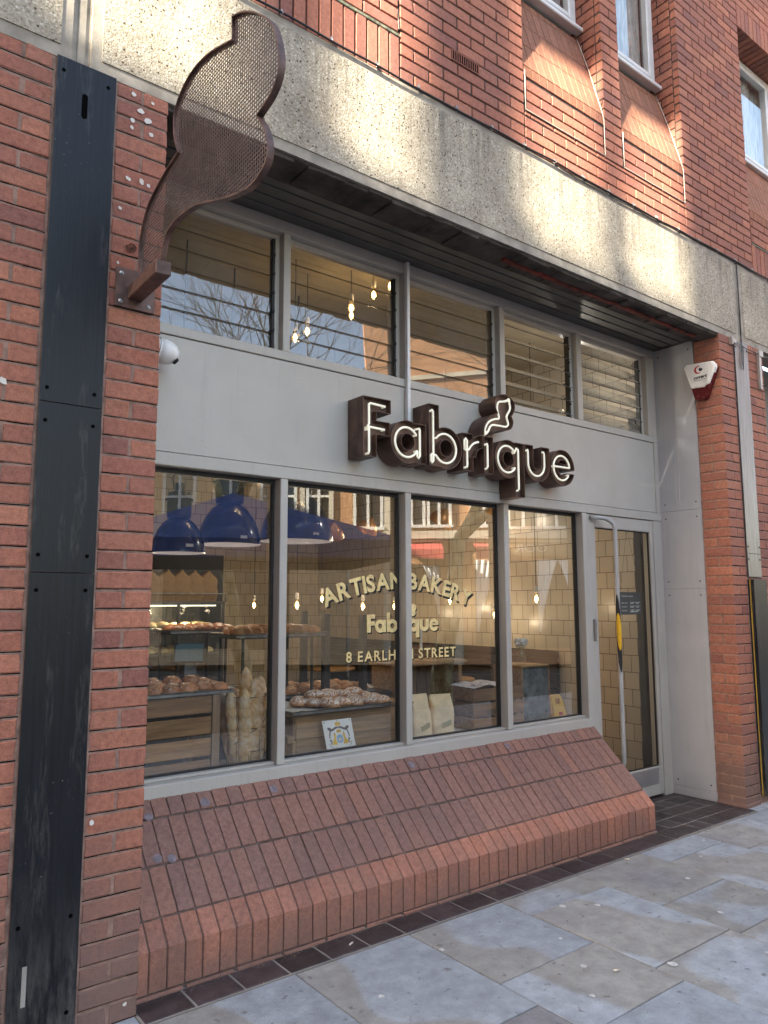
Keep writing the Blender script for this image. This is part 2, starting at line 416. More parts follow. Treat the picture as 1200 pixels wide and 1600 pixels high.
TILEY = tiles('cream_wall_tiles_side', (.51,.46,.375), axis='y')

def wood(name, c1, c2, axis=0, scale=1.0, rough=.75):
    N = NT(name); st = [14, 14, 14]; st[axis] = 1.1
    off = N.math('MULTIPLY', N.island(), 37.0)
    src = N.n('ShaderNodeTexCoord').outputs['Object']
    ad = N.n('ShaderNodeVectorMath', operation='ADD'); N.l(src, ad.inputs[0])
    cb = N.n('ShaderNodeCombineXYZ'); N.l(off, cb.inputs[0]); N.l(off, cb.inputs[1]); N.l(off, cb.inputs[2]); N.l(cb.outputs[0], ad.inputs[1])
    mp = N.n('ShaderNodeMapping'); mp.inputs['Scale'].default_value = [q*scale for q in st]; N.l(ad.outputs[0], mp.inputs[0])
    g = N.noise(mp.outputs[0], 2.6, 7, .68)
    c = N.ramp(g, [(.25, c1), (.5, [(a+b)/2 for a, b in zip(c1, c2)]), (.75, c2)])
    k = N.ramp(N.island(), [(0, (.72,.72,.72)), (1, (1.2,1.17,1.12))]); c = N.mix(1.0, c, k, 'MULTIPLY')
    kn = N.vor(N.pos(), 5.5); c = N.mix(N.ramp(kn, [(.03, (.8,.8,.8)), (.09, (0,0,0))]), c, [q*.3 for q in c1])
    N.bsdf(c, rough, 0, N.bump(g, .5, .004), .3)
    return N.m
WOODB = wood('stained_crate_wood', (.12,.055,.024), (.42,.235,.105))
WOODW = wood('weathered_chest_wood', (.14,.08,.038), (.44,.28,.145))
WOODV = wood('upright_crate_wood', (.14,.085,.05), (.36,.24,.15), axis=2)
WOODD = wood('dark_bench_slats', (.012,.010,.009), (.045,.036,.030), axis=1)
BLUEW = pm('flaking_blue_green_paint', (.075,.095,.095), .7, var=.5, scale=16, bump=.5, bscale=50, bdist=.004, speck=.8)

# ------------------------------------------------------------------ the pavement and the street
def slab_mat():
    N = NT('york_stone_slabs'); P = N.pos(); isl = N.island()
    off = N.math('MULTIPLY', isl, 31.0); cb = N.n('ShaderNodeCombineXYZ'); N.l(off, cb.inputs[0]); N.l(off, cb.inputs[1])
    ad = N.n('ShaderNodeVectorMath', operation='ADD'); N.l(P, ad.inputs[0]); N.l(cb.outputs[0], ad.inputs[1]); Q = ad.outputs[0]
    a = N.noise(Q, .85, 2, .3)
    c = N.ramp(a, [(.46, (.28,.305,.33)), (.535, (.32,.34,.36)), (.55, (.25,.232,.195)), (.60, (.28,.262,.22)), (.66, (.25,.232,.205)), (.70, (.20,.18,.175))])
    k = N.ramp(isl, [(0, (.88,.88,.88)), (1, (1.14,1.14,1.14))]); c = N.mix(1.0, c, k, 'MULTIPLY')
    b = N.noise(Q, 9, 6, .7); c = N.mix(.30, c, (.30,.318,.335))
    c = N.mix(1.0, c, N.ramp(b, [(.3, (.72,.71,.70)), (.7, (1.26,1.26,1.26))]), 'MULTIPLY')
    g_ = N.noise(P, 320, 3, .7); c = N.mix(1.0, c, N.ramp(g_, [(.3, (.78,.78,.78)), (.7, (1.22,1.22,1.22))]), 'MULTIPLY')
    d = N.noise(P, 17, 4, .6); c = N.mix(N.ramp(d, [(.63, (0,0,0)), (.69, (.6,.6,.6))]), c, (.07,.062,.055))
    e = N.noise(P, 90, 3); c = N.mix(N.ramp(e, [(.69, (0,0,0)), (.72, (.35,.35,.35))]), c, (.42,.41,.38))
    h = N.math('ADD', N.noise(Q, 14, 6, .65), N.math('MULTIPLY', N.noise(P, 110, 3), .4))
    N.bsdf(c, N.math('ADD', N.math('MULTIPLY', b, .3), .42), 0, N.bump(h, .45, .006), .35)
    return N.m
SLAB = slab_mat()
JOINT = pm('sandy_joint', (.085,.075,.065), .95, bump=.5)
QTILE = pm('dark_quarry_tile', (.042,.030,.030), .5, var=.3, scale=12, bump=.3, bscale=60, isl=.35, speck=.35)
QJOINT = pm('grey_grout', (.22,.20,.175), .9, bump=.4)
ASPH = pm('asphalt', (.05,.05,.052), .9, var=.2, bump=.8, bscale=200)

mb = MB(); mb.quad((-200,-200,-.16), (200,-200,-.16), (200,200,-.16), (-200,200,-.16))
struct('ground', mb, ASPH)
mb = MB()
colx = -3.64; xs = []
while colx < 13: xs.append(colx); colx += .61
seg = {}
for i, x in enumerate(xs):
    k = round((x-0.66)/.61)
    fixed = {0: [-.56-.3, -1.30], 1: [-.66, -1.10, -1.9], 2: [-.29, -.97, -1.45], 3: [-.62, -1.02, -1.7], 4: [-.285, -.82, -1.4], 5: [-.45, -.97, -1.6]}
    ys = [-.085]+(fixed.get(k) or [-.085-random.uniform(.3, .7), -1.1+random.uniform(-.2, .2)])
    y = ys[-1]
    while y > -3.6: y -= random.choice((.45, .6, .75)); ys.append(y)
    ys[-1] = -4.0
    for a, b in zip(ys[:-1], ys[1:]):
        dz = random.uniform(-.0012, .0012)
        mb.cbox(x+.003, x+.61-.003, b+.003, a-.003, -.05+dz, 0+dz, .0025, .0006)
mb.box(xs[0], xs[-1]+.61, -4.0, -.085, -.06, -.006, 1)
for xa, xb in ((-3.0, -1.2), (-1.195, -.61), (-.605, -.008), (4.562, 5.15), (5.155, 6.0), (6.005, 9.0)): mb.cbox(xa, xb, -.0815, .02 if xa < 5.2 else .4, -.05, .001, .0025, .0006)
struct('pavement', mb, [SLAB, JOINT])
mb = MB(); x = xs[0]
while x < 13: mb.cbox(x+.004, x+.9, -4.16, -4.005, -.16, 0, .012); x += .91
struct('kerb', mb, SLAB)
mb = MB(); mb.box(-60, 60, -9.0, -4.16, -.19, -.12); struct('road', mb, ASPH)
# gum spots and paint marks on the slabs
GUM = pm('trodden_gum', (.55,.54,.51), .8, var=.2, scale=60, bump=.2)
mb = MB()
for gx, gy, gr in ((1.62,-.78,.012),(1.93,-1.0,.018),(2.2,-.42,.012),(2.6,-.85,.011),(2.05,-.32,.014),(1.25,-.3,.010),(2.9,-.5,.011),(3.3,-.35,.009),(1.45,-.95,.010),(2.35,-1.2,.012),(.8,-.45,.010),(3.6,-.2,.009),(1.75,-.55,.008),(2.75,-1.05,.014)):
    n = 12; vs = [(gx+math.cos(6.283*k/n)*gr*1.25*random.uniform(.75,1.2), gy+math.sin(6.283*k/n)*gr*1.25*random.uniform(.75,1.2), .0035) for k in range(n)]
    mb.add(vs, [tuple(range(n))])
tag(build('gum_spots', mb, GUM), kind='structure')
# dark quarry tiles: one row along the plinth and the doorway floor
mb = MB(); x = .0
while x < 3.5:
    mb.cbox(x+.004, x+.205-.004, -.075, .078, -.03, .004+random.uniform(-.001,.001), .003); x += .205
yy = -.075
for r in range(5):
    x = 3.527+(.0 if r else .0)
    while x < 4.55:
        mb.cbox(x+.003, min(x+.148, 4.556)-.003, yy+.003, yy+.146-.003, -.03, .004+random.uniform(-.001,.001), .003); x += .148
    yy += .146
mb.box(-.005, 3.525, -.083, .60, -.05, .0015, 1); mb.box(3.525, 4.558, -.083, .66, -.05, .0025, 1)
struct('quarry_tile_paving', mb, [QTILE, QJOINT])

GRIT = pm('street_grit', (.20,.16,.12), .95, var=.5, scale=200, bump=0, isl=.6)
mb = MB()
def speck(x, y, r, z=.004):
    k = random.choice((4, 5, 6)); a0 = random.uniform(0, 6); vs = [(x+r*math.cos(a0+6.283*i/k)*random.uniform(.5,1.2), y+r*math.sin(a0+6.283*i/k)*random.uniform(.5,1.2), z) for i in range(k)]+[(x, y, z+r*random.uniform(.2,.7))]
    mb.add(vs, [(i, (i+1) % k, k) for i in range(k)])
for _ in range(900): speck(random.uniform(0, 3.6), .079-abs(random.gauss(0, .018)), random.uniform(.0012, .004))
for _ in range(500): speck(random.uniform(3.5, 4.55), random.choice((-.06+random.gauss(0,.02), random.uniform(-.05,.6))), random.uniform(.001, .0035), .0055)
for _ in range(400): speck(random.uniform(-1.0, 6), -.083+random.gauss(0, .012), random.uniform(.001, .0035), .001)
for _ in range(700): speck(random.uniform(-.2, 6), random.uniform(-2.0, -.1), random.uniform(.0008, .0026), .001)
tag(build('street_grit', mb, GRIT, fix=False), 'fine grit and crumbs scattered along the wall foot and paving', 'grit', kind='stuff')
BUTT = pm('cigarette_paper', (.65,.60,.50), .8, bump=0)
for x, y, a, lab in ((.95, -.02, .4, 'cigarette end on the dark tiles below the middle of the plinth'), (2.9, -.13, 1.9, 'cigarette end on the paving near the right end of the plinth'), (1.7, -.9, 2.6, 'cigarette end out on the open paving')):
    mb = MB(); d = Vector((math.cos(a), math.sin(a), 0)); p = Vector((x, y, .0085)); mb.tube([p, p+d*.026], .0036, 8); solo_ = tag(build('cigarette_end', mb, BUTT), lab, 'litter', 'cigarette ends')

# ------------------------------------------------------------------ brick helpers
CW = .075
def field(mb, x0, x1, z0, z1, y, off=0, inset=None, depth=.05, row0=0, mi=0, jit=.0012):
    """stretcher-bond brickwork, every brick its own block"""
    z = z0; r = row0
    while z < z1-.02:
        zt = min(z+CW, z1)
        a = x0; edge = x0
        st = x0 + (off + (.1125 if r % 2 else 0)) % .225
        cuts = [x0]
        q = st
        if q-x0 > .03: cuts.append(q)
        while q < x1-.03:
            q += .225
            if q < x1-.03: cuts.append(q)
        cuts.append(x1); cuts = sorted(set(cuts))
        for a, b in zip(cuts[:-1], cuts[1:]):
            if b-a < .02: continue
            mb.cbox(a+.005, b-.005, y+random.uniform(-.0012,.0012), y+depth, z+.005, zt-.004, .0035, jit, mi)
        z += CW; r += 1

# ------------------------------------------------------------------ the brick building
bld = thing('brick_building', 'red brick building with a speckled concrete beam above the shopfront and white windows over it', 'building', (0, 0, 0))
H = 3.675; W = 4.559
mb = MB()
for k in range(49):                                   # right-hand strip of the left pier, beside the metal cover
    zt = H-CW*k; zb = zt-CW
    y = random.uniform(-.0012, .0012)
    if k % 2: mb.cbox(-.217, -.001, y, y+.30, zb+.005, zt-.004, .0045, .0022)
    else:
        m = -.110
        mb.cbox(-.217, m-.005, y, y+.30, zb+.005, zt-.004, .0045, .0022); mb.cbox(m+.005, -.001, y, y+.30, zb+.005, zt-.004, .0045, .0022)
    x = -.463                                          # brickwork left of the cover
    first = .215 if k % 2 else .105
    b = x; i = 0; wd = first
    while b > -2.6:
        a = b-wd; mb.cbox(a+.002, b-.002, y, y+.1, zb+.005, zt-.004, .0045, .0022); b = a-.008
        wd = .105 if wd > .15 else .215
mb.box(-2.7, -.006, .0032, .60, 0, H-.002, 1)
build('brick_pier', mb, [BR, MORT], bld)
mb = MB()
for xa, xb in ((-.217, -.001), (-2.6, -.464), (W+.003, W+.216), (W+.45, W+.71)):
    for k in range(49):
        zb = H-CW*(k+1); x = xa
        while x < xb-.004:
            x2 = min(xb, x+random.uniform(.03, .12)); h = random.uniform(.0015, .0042)
            mb.quad((x, .0027, zb+.0048-h), (x2, .0027, zb+.0048-h), (x2, .0027, zb+.0055), (x, .0027, zb+.0055)); x = x2
build('joint_shadow', mb, HOLE, bld, fix=False)  # shadow line under each course, painted as near-black strips
# metal cover of the left pier
def cover(name, segs, x0, x1, y0, mats, holes, slots, parent):
    mb = MB()
    for (za, zb) in segs: mb.cbox(x0, x1, y0, y0+.006, za+.0012, zb-.0012, .001)
    o = build(name, mb, mats, parent)
    for hx, hz in holes:
        mh = MB(); mh.lathe([(0,0),(.0075,0),(.0075,.0012),(.0055,.0012),(.005,.0004),(0,.0004)], n=14, M=Matrix.Translation((hx, y0-.0002, hz)) @ Matrix.Rotation(R(90), 4, 'X')); build('screw_hole', mh, HOLE, o)
    for sx, sz in slots:
        poly = [(sx+.011*math.cos(a), sz+(.042 if a < math.pi else -.042)+.011*math.sin(a)) for a in [math.pi*q/8 for q in range(17) if q != 16]]
        poly = [(sx+.011*math.cos(math.pi*q/8), sz+.042+.011*math.sin(math.pi*q/8)) for q in range(9)]+[(sx-.011*math.cos(math.pi*q/8), sz-.042-.011*math.sin(math.pi*q/8)) for q in range(9)]
        mh = MB(); mh.prism(poly, lambda a, b, d: (a, d, b), y0-.0008, y0+.002); build('slot', mh, HOLE, o)
    return o
hs = []
for z in (3.61, 2.325, 2.20, 1.70, 1.572, .42, .10): hs += [(-.430, z), (-.258, z)]
cover('metal_cover', [(.0, 1.636), (1.636, 2.272), (2.272, 3.668)], -.4555, -.2265, -.012, BLK, hs, [(-.346, 3.49)], bld)
WORN = pm('bare_metal_scuff', (.33,.31,.28), .6, var=.2, bump=.2)
mb = MB(); mb.box(-.41, -.395, -.0135, -.0126, .16, .29); build('worn_patch', mb, WORN, bld)

# right pier: blocks bonded round the corner
mb = MB()
for k in range(49):
    zt = H-CW*k; zb = zt-CW; z0, z1 = zb+.005, zt-.004
    if k % 2 == 0:
        mb.cbox(W, W+.215, 0, .1025, z0, z1, .004, .001); mb.cbox(W, W+.1, .1125, .215, z0, z1, .004, .001)
    else:
        mb.cbox(W, W+.1025, 0, .215, z0, z1, .004, .001); mb.cbox(W+.1125, W+.215, 0, .1025, z0, z1, .004, .001)
    x = W+.215+.232                                     # the rest of the pier, right of its cover
    wd = .215 if k % 2 else .105
    n = 0
    while x < W+.72:
        b = min(x+wd, W+.72); mb.cbox(x+.002, b-.002, 0, .1, z0, z1, .004, .001); x += wd+.008; wd = .105 if wd > .15 else .215
mb.box(W+.0035, W+.712, .0035, .60, 0, H-.002, 1)
mb.cbox(W-.012, W+.20, -.012, .22, -.01, .028, .004, .001)
build('brick_pier', mb, [BR, MORT], bld)
hs = [(4.80, 3.60), (4.98, 3.60), (4.80, 1.96), (4.98, 1.96), (4.80, 1.86), (4.98, 1.86)]
cover('metal_cover', [(1.72, 1.905), (1.905, 3.66)], 4.784, 4.998, -.012, BRUSHED, hs, [], bld)
mb = MB(); mb.cbox(4.79, 4.998, -.045, -.038, .06, 1.70, .001); mb.box(4.79, 4.796, -.038, .005, .06, 1.70)
build('metal_cover', mb, BLK, bld)
mb = MB(); mb.box(4.785, 4.7895, -.020, -.012, .06, 1.70); build('yellow_edge_seal', mb, pm('ochre_sealant', (.30,.20,.02), .7), bld)
# grey panels lining the right-hand side of the doorway
mb = MB()
for za, zb in ((.075, 1.632), (1.632, 2.27), (2.27, 3.665)): mb.cbox(W-.006, W+.004, .226, .585, za+.001, zb-.001, .001)
pn = build('lining_panel', mb, PANELG, bld)
for z in (.12, 1.58, 1.69, 2.21, 2.33, 3.60):
    for y in (.265, .54): mb = MB(); mb.lathe([(0,0),(.006,0),(.006,.001),(0,.0015)], n=10, M=Matrix.Translation((W-.0062, y, z)) @ Matrix.Rotation(R(-90), 4, 'Y')); build('screw_hole', mb, HOLE, pn)
mb = MB(); mb.cbox(W-.010, W+.004, .22, .585, .004, .073, .003); build('skirting', mb, PANELG, bld)
# water runs on the lining: thin lime trails
TRAIL = pm('lime_trail', (.58,.58,.56), .6, var=.2, bump=0)
for y0, za, zb, w_ in ((.40, 2.31, 3.25, .004), (.425, 2.33, 2.95, .003), (.50, 2.45, 2.9, .002), (.385, 2.6, 3.0, .003)):
    z = zb; y = y0; mb = MB()
    while z > za:
        z2 = max(za, z-.04); y2 = y+random.uniform(-.003, .003)
        mb.quad((W-.0066, y, z), (W-.0066, y+w_, z), (W-.0066, y2+w_, z2), (W-.0066, y2, z2)); z = z2; y = y2
    build('water_trail', mb, TRAIL, pn)

# concrete beam
ZB0, ZB1 = 3.665, 4.352
mb = MB()
for xa, xb in ((-2.7, -.400), (-.330, 4.885), (4.935, 9.0)):
    mb.box(xa+.002, xb-.002, 0.0, .20, ZB0, ZB1, 1)
    mb.box(xa+.045, xb-.045, -.005, 0.01, ZB0+.055, ZB1-.045, 0)
mb.box(-.402, -.328, .014, .20, ZB0, ZB1-.002, 1); mb.box(-.380, -.350, .009, .1, ZB0+.002, ZB1-.004, 1)
mb.box(4.883, 4.937, .012, .19, ZB0, ZB1-.002, 1)
cb_ = build('concrete_beam', mb, [CONC, CONCS], bld)
mb = MB()
x = 0.0                                                 # ragged bitumen lip under the beam
while x < W:
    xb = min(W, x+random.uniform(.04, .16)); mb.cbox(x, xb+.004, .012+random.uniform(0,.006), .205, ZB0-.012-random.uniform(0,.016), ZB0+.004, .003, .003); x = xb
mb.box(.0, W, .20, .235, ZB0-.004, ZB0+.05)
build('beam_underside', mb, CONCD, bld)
mb = MB(); mb.box(2.2, 4.4, .105, .135, ZB0-.034, ZB0-.002); build('paint_streak', mb, REDSTREAK, bld)
mb = MB()
y = .232
for i in range(4): mb.cbox(.0, W, y+.004, y+.084, 3.677, 3.70, .003); y += .092
mb.box(-.3, W+.5, .215, .64, 3.7005, 3.76); mb.box(W+.001, W+.5, .2165, .64, 3.676, 3.7); mb.box(-.3, -.001, .2165, .64, 3.676, 3.7)
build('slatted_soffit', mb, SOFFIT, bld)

# upper wall
ZU = 4.362; ZT = 8.1
mb = MB()
field(mb, 1.285, 2.302, ZU, ZT, 0, off=.1)
field(mb, 3.137, 3.352, 4.92, ZT, 0, off=.0)
field(mb, 2.302, 4.160, ZU, 4.62, 0, off=.06, row0=1)
field(mb, 4.160, 5.215, ZU, ZT, 0, off=.02, row0=1)
field(mb, 3.137, 3.352, 4.62, 4.92, 0, off=.0)
# soldier courses under bay 0 and bay C
for xa, xb, zt in ((-2.6, 1.285, 4.625), (5.215, 7.5, 4.625)):
    x = xb if xa < 0 else xa
    if xa < 0:
        while x > xa: mb.cbox(x-.075+.005, x-.004, random.uniform(-.001,.001), .06, ZU-.01, zt-.01, .0035, .001); x -= .075
    else:
        while x < xb: mb.cbox(x+.005, x+.071, random.uniform(-.001,.001), .06, ZU-.01, zt-.01, .0035, .001); x += .075
# left-facing reveals at the right of each bay (bonded headers)
for xr, dep, z0 in ((3.137, .30, 4.62), (4.160, .30, 4.62), (1.285, .30, 4.64)):
    z = z0; k = 0
    while z < ZT:
        if k % 2 == 0: mb.cbox(xr, xr+.05, .054, .054+.1, z+.005, z+CW-.004, .0035, .001); mb.cbox(xr, xr+.05, .164, .30, z+.005, z+CW-.004, .0035, .001)
        else: mb.cbox(xr, xr+.05, .054, .21, z+.005, z+CW-.004, .0035, .001); mb.cbox(xr, xr+.05, .22, .30, z+.005, z+CW-.004, .0035, .001)
        z += CW; k += 1
for xa, xb in ((1.291, 2.296), (3.143, 3.346), (4.166, 5.209)): mb.box(xa, xb, .006, .40, ZU, ZT, 1)
mb.box(-2.7, 7.5, .012, .40, ZU-.006, 4.60, 1); mb.box(2.30, 4.165, .0062, .05, ZU, 4.61, 1)
mb.box(-2.7, 9.0, .02, .6, 6.92, 12, 1)
x = 5.215
while x < 7.5: mb.cbox(x+.005, x+.071, 0, .35, 6.70, 6.92, .0035, .001); x += .075
field(mb, 5.215, 7.5, 6.92, 8.1, 0, off=0)
build('upper_wall', mb, [BR, MORTD], bld)
# sloping sills of the bays
def slope_sill(x0, x1, flat_from):
    prof = [(0.0, 4.62), (0.0, 4.86)]
    n = 6
    for i in range(1, n+1):                              # eased bend into the slope
        t = i/n; prof.append((.012*t*t*1.6, 4.86+.10*t))
    y0, z0 = prof[-1]; prof.append((.205, 5.66))
    segs = []
    mb = MB()
    field(mb, x0+(.012 if flat_from else .004), x1-.006, 4.62 if flat_from else 4.636, 4.86, 0, off=.03, row0=0, mi=2)
    nb = max(1, round((x1-x0)/.075)); wd = (x1-x0)/nb
    # short bent bricks, then three rows of long ones up the slope
    rows = [((0.0, 4.865), (.004, 4.935)), ]
    sl = Vector((.205-.004, 5.66-4.94)); L = sl.length; ux = sl/L
    s = 0; rr = []
    for ln in (.225, .225, .225, .06): rr.append((s, min(L, s+ln))); s += ln
    for i in range(nb):
        xa = x0+wd*i+.002; xb = x0+wd*(i+1)-.002
        mb.cbox(xa, xb, .0015, .05, 4.865, 4.935, .002, .0006)
        for j, (sa, sb) in enumerate(rr):
            sh = .5*wd if j % 2 else 0
            M = Matrix(((1,0,0,0), (0, ux.y, ux.x, .004), (0, -ux.x, ux.y, 4.94), (0,0,0,1)))
            mb.cbox(xa, xb, 0, .05, sa+.002, sb-.002, .002, .0006, 0, M)
    mb.prism([(.008, 4.86), (.012, 4.93), (.212, 5.66), (.35, 5.66), (.35, 4.60), (.008, 4.60)], lambda a, b, d: (d, a, b), x0, x1, 1)
    return mb
def bead(mb, pts, w_=.006):
    mb.tube(pts, w_, 6)
for (x0, x1) in ((2.304, 3.135), (3.354, 4.158)):
    o = build('sloping_brick_sill', slope_sill(x0, x1, True), [BRT, MORTD, BR], bld)
    m2 = MB()
    pts = [(x0+.004, -.002, 4.90), (x0+.004, -.002, 4.63), ((x0+x1)/2-.1, -.002, 4.628), (x1, -.002, 4.632), (x1, -.002, 4.90), (x1-.004, .012, 4.98), (x1-.004, .10, 5.32), (x1-.004, .2, 5.655)]
    bead(m2, pts, .0032); build('mortar_bead', m2, WPAINT, o)
o = build('sloping_brick_sill', slope_sill(-2.6, 1.283, False), [BRT, MORTD, BR], bld)
m2 = MB(); bead(m2, [(1.279, .0, 4.66), (1.279, .03, 4.98), (1.279, .2, 5.655)], .005); build('mortar_bead', m2, WPAINT, o)
m2 = MB(); m2.cbox(-2.6, 1.285, -.004, .05, 4.612, 4.632, .003, .001); build('coping_strip', m2, pm('lichened_coping', (.16,.16,.11), .95, var=.4, scale=30, bump=.6), o)
o = build('sloping_brick_sill', slope_sill(5.217, 7.5, False), [BRT, MORTD, BR], bld)
m2 = MB(); m2.cbox(5.215, 7.5, -.004, .05, 4.612, 4.632, .003, .001); build('coping_strip', m2, pm('lichened_coping_right', (.16,.16,.11), .95, var=.4, scale=30, bump=.6), o)
m2 = MB()
x = 5.3
while x < 7.5: m2.cbox(x+.004, x+.071, .02, .32, 6.60, 6.70, .003, .001); x += .075

# upper windows
CURT = pm('net_curtain', (.55,.55,.53), .9, var=.25, scale=9, bump=.4, bscale=40, stretch=(6,6,.6))
WBLUE = pm('blue_left_part', (.10,.24,.62), .9, var=.2, scale=5, bump=.3, stretch=(8,8,.3))  # blue on the left part of the sheet behind one pane
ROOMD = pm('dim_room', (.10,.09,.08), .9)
def window(x0, x1, z0, z1, y, label=None, curt=CURT, mullions=(), blue=False):
    o = MB(); f = .055
    o.cbox(x0, x0+f, y, y+.06, z0, z1, .004); o.cbox(x1-f, x1, y, y+.06, z0, z1, .004)
    o.cbox(x0+f, x1-f, y, y+.06, z0, z0+f, .004); o.cbox(x0+f, x1-f, y, y+.06, z1-f, z1, .004)
    g = .04; q = f+.002
    o.cbox(x0+q, x0+q+g, y-.012, y+.04, z0+q, z1-q, .006); o.cbox(x1-q-g, x1-q, y-.012, y+.04, z0+q, z1-q, .006)
    o.cbox(x0+q+g, x1-q-g, y-.012, y+.04, z0+q, z0+q+g, .006); o.cbox(x0+q+g, x1-q-g, y-.012, y+.04, z1-q-g, z1-q, .006)
    for m in mullions: o.cbox(m-.03, m+.03, y-.008, y+.05, z0+f, z1-f, .004)
    wn = build('window', o, UPVC, bld)
    if label: wn['label'] = label
    p = MB(); p.quad((x0+f, y+.02, z0+f), (x1-f, y+.02, z0+f), (x1-f, y+.02, z1-f), (x0+f, y+.02, z1-f)); build('pane', p, UPGL, wn)
    s = MB(); s.cbox(x0-.015, x1+.015, y-.055, y+.01, z0-.035, z0-.002, .006); build('sill', s, UPVC, wn)
    c = MB(); n = 60
    xa, xb = x0+f, x1-f
    for i in range(n):
        t0, t1 = i/n, (i+1)/n
        if not blue and curt is CURT and .62 < t0 < .70: continue
        ya = y+.09+.018*math.sin(t0*38); yb = y+.09+.018*math.sin(t1*38)
        c.add([(xa+(xb-xa)*t0, ya, z0), (xa+(xb-xa)*t1, yb, z0), (xa+(xb-xa)*t1, yb, z1), (xa+(xb-xa)*t0, ya, z1)], [(0,1,2,3)], 0 if not (blue and t0 < .55) else 1, True)
    build('curtain', c, [CURT, WBLUE], wn, fix=False)
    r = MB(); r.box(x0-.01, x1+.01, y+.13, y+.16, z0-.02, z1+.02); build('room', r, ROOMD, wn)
    return wn
window(2.31, 3.13, 5.715, 7.0, .20, 'white framed window above the left sloping brick sill', blue=False)
window(3.36, 4.155, 5.715, 7.0, .20, 'white framed window with blue and a grey curtain behind its glass', blue=True)
window(5.22, 7.4, 5.62, 6.69, .20, 'white framed window with a net curtain, at the far right', mullions=(6.15,))
window(-2.5, 1.27, 5.715, 7.0, .20)
# head over bays A, B
mb = MB(); field(mb, 2.302, 3.137, 7.0, ZT, 0); field(mb, 3.352, 4.160, 7.0, ZT, 0); mb.box(2.3, 4.17, .006, .4, 7.0, ZT, 1); build('window_head', mb, [BR, MORTD], bld)
# vent grille and wall fixing
mb = MB(); mb.box(1.672, 1.892, -.0025, .004, 4.672, 4.735, 1)
mb.cbox(1.670, 1.894, -.004, .004, 4.730, 4.738, .001); mb.cbox(1.670, 1.894, -.004, .004, 4.668, 4.676, .001)
for i in range(13): mb.cbox(1.674+i*.0178, 1.681+i*.0178, -.005, .003, 4.674, 4.732, .001)
build('vent_grille', mb, [pm('terracotta_grille', (.22,.08,.05), .8), HOLE], bld)

# ------------------------------------------------------------------ cable run along the beam
cab = thing('cable_run', 'thin black cable clipped along the joint between the concrete beam and the upper brickwork', 'cable', (0,-.012,4.358))
mb = MB(); pts = []; x = -2.6
while x < 6.6: pts.append((x, -.014+.002*math.sin(x*9), 4.357+.004*math.sin(x*3.1)+.002*math.sin(x*13))); x += .06
mb.tube(pts, .0065, 6); mb.tube([(p[0], p[1]+.004, p[2]-.014+.008*math.sin(p[0]*1.7)) for p in pts if p[0] > 2.6], .0035, 5)
build('cable', mb, CABLE, cab)
x = .25; i = 0
while x < 6.2:
    m2 = MB(); m2.tube([(x, -.013+.008*math.cos(a), 4.357+.011*math.sin(a)) for a in [q*math.pi/5-1.2 for q in range(8)]], .0035, 5); m2.box(x-.004, x+.004, -.012, .006, 4.364, 4.385)
    build('clip', m2, ALU, cab); x += .29

# ------------------------------------------------------------------ sloping brick plinth
SY0, SZ0, SY1, SZ1 = .087, .179, .565, .636
X0 = .0725
sl = Vector((SY1-SY0, SZ1-SZ0)); SL = sl.length; ux = sl/SL
MS = Matrix(((1,0,0,0), (0, ux.y, ux.x, SY0), (0, -ux.x, ux.y, SZ0), (0,0,0,1)))   # local y = into the slope, z = up the slope
MS = Matrix(((1,0,0,0), (0, ux.y, ux.x, SY0), (0, -ux.x, ux.y, SZ0), (0,0,0,1)))
pl = thing('brick_plinth', 'sloping red brick plinth under the shop windows, edged with upright bullnose bricks', 'plinth', (1.76, .3, 0))
me_ = MB(); mf = MB()
SP = .115
for i in range(-1, 46):
    xa = X0+.075*i+.0025; xb = X0+.075*(i+1)-.0025
    if i == -1: xa = .0
    # special brick: upright face and canted top in one block
    j = random.uniform(-.0015, .0015); c = .003
    y0 = SY0+j; p0 = (y0, .022); p1 = (y0, SZ0-.004); p2 = (y0+ux.x*.006, SZ0+.002); p3 = (SY0+ux.x*(SP-.004)+j*.5, SZ0+ux.y*(SP-.004)); p4 = (p3[0]+.05, p3[1]-.05); p5 = (y0+.09, .022)
    poly = [p0, p1, p2, p3, p4, p5]
    n = 6
    # chamfered ends
    vs = [(xa, a+ (c if k in (0,1,2) else 0), b-(c if k in (2,3) else 0)) for k, (a, b) in enumerate(poly)]+[(xa+c, a, b) for a, b in poly]+[(xb-c, a, b) for a, b in poly]+[(xb, a+(c if k in (0,1,2) else 0), b-(c if k in (2,3) else 0)) for k, (a, b) in enumerate(poly)]
    fs = [tuple(range(n)), tuple(range(3*n, 4*n))[::-1]]
    for r in range(3):
        for k in range(n): fs.append((r*n+k, r*n+(k+1) % n, (r+1)*n+(k+1) % n, (r+1)*n+k))
    me_.add(vs, fs)
s = SP
for r, ln in enumerate((.220, .220, .104)):
    sh = (.0, -.006, .010)[r]
    for i in range(-1, 47):
        xa = X0+.075*i+.0024+sh; xb = X0+.075*(i+1)-.0024+sh
        xa = max(xa, .0); xb = min(xb, X0+.075*46-.001)
        if xb-xa < .02: continue
        mf.cbox(xa, xb, random.uniform(-.0015,.0015), .05, s+.005, s+ln-.005, .0025, .0012, 0, MS)
    s += ln
build('edging_bricks', me_, BRE, pl)
build('sloping_bricks', mf, BRS, pl)
XE = X0+.075*46
mb = MB()
mb.prism([(SY0+.006, .0), (SY0+.006, SZ0-.002), (SY1+.004, SZ1-.006), (.66, SZ1-.006), (.66, .0)], lambda a, b, d: (d, a, b), .0, XE-.003, 0)
build('mortar_bed', mb, pm('plinth_mortar', (.12,.085,.07), .95, var=.35, scale=20, bump=.6), pl)
mb = MB()
x = 0.0
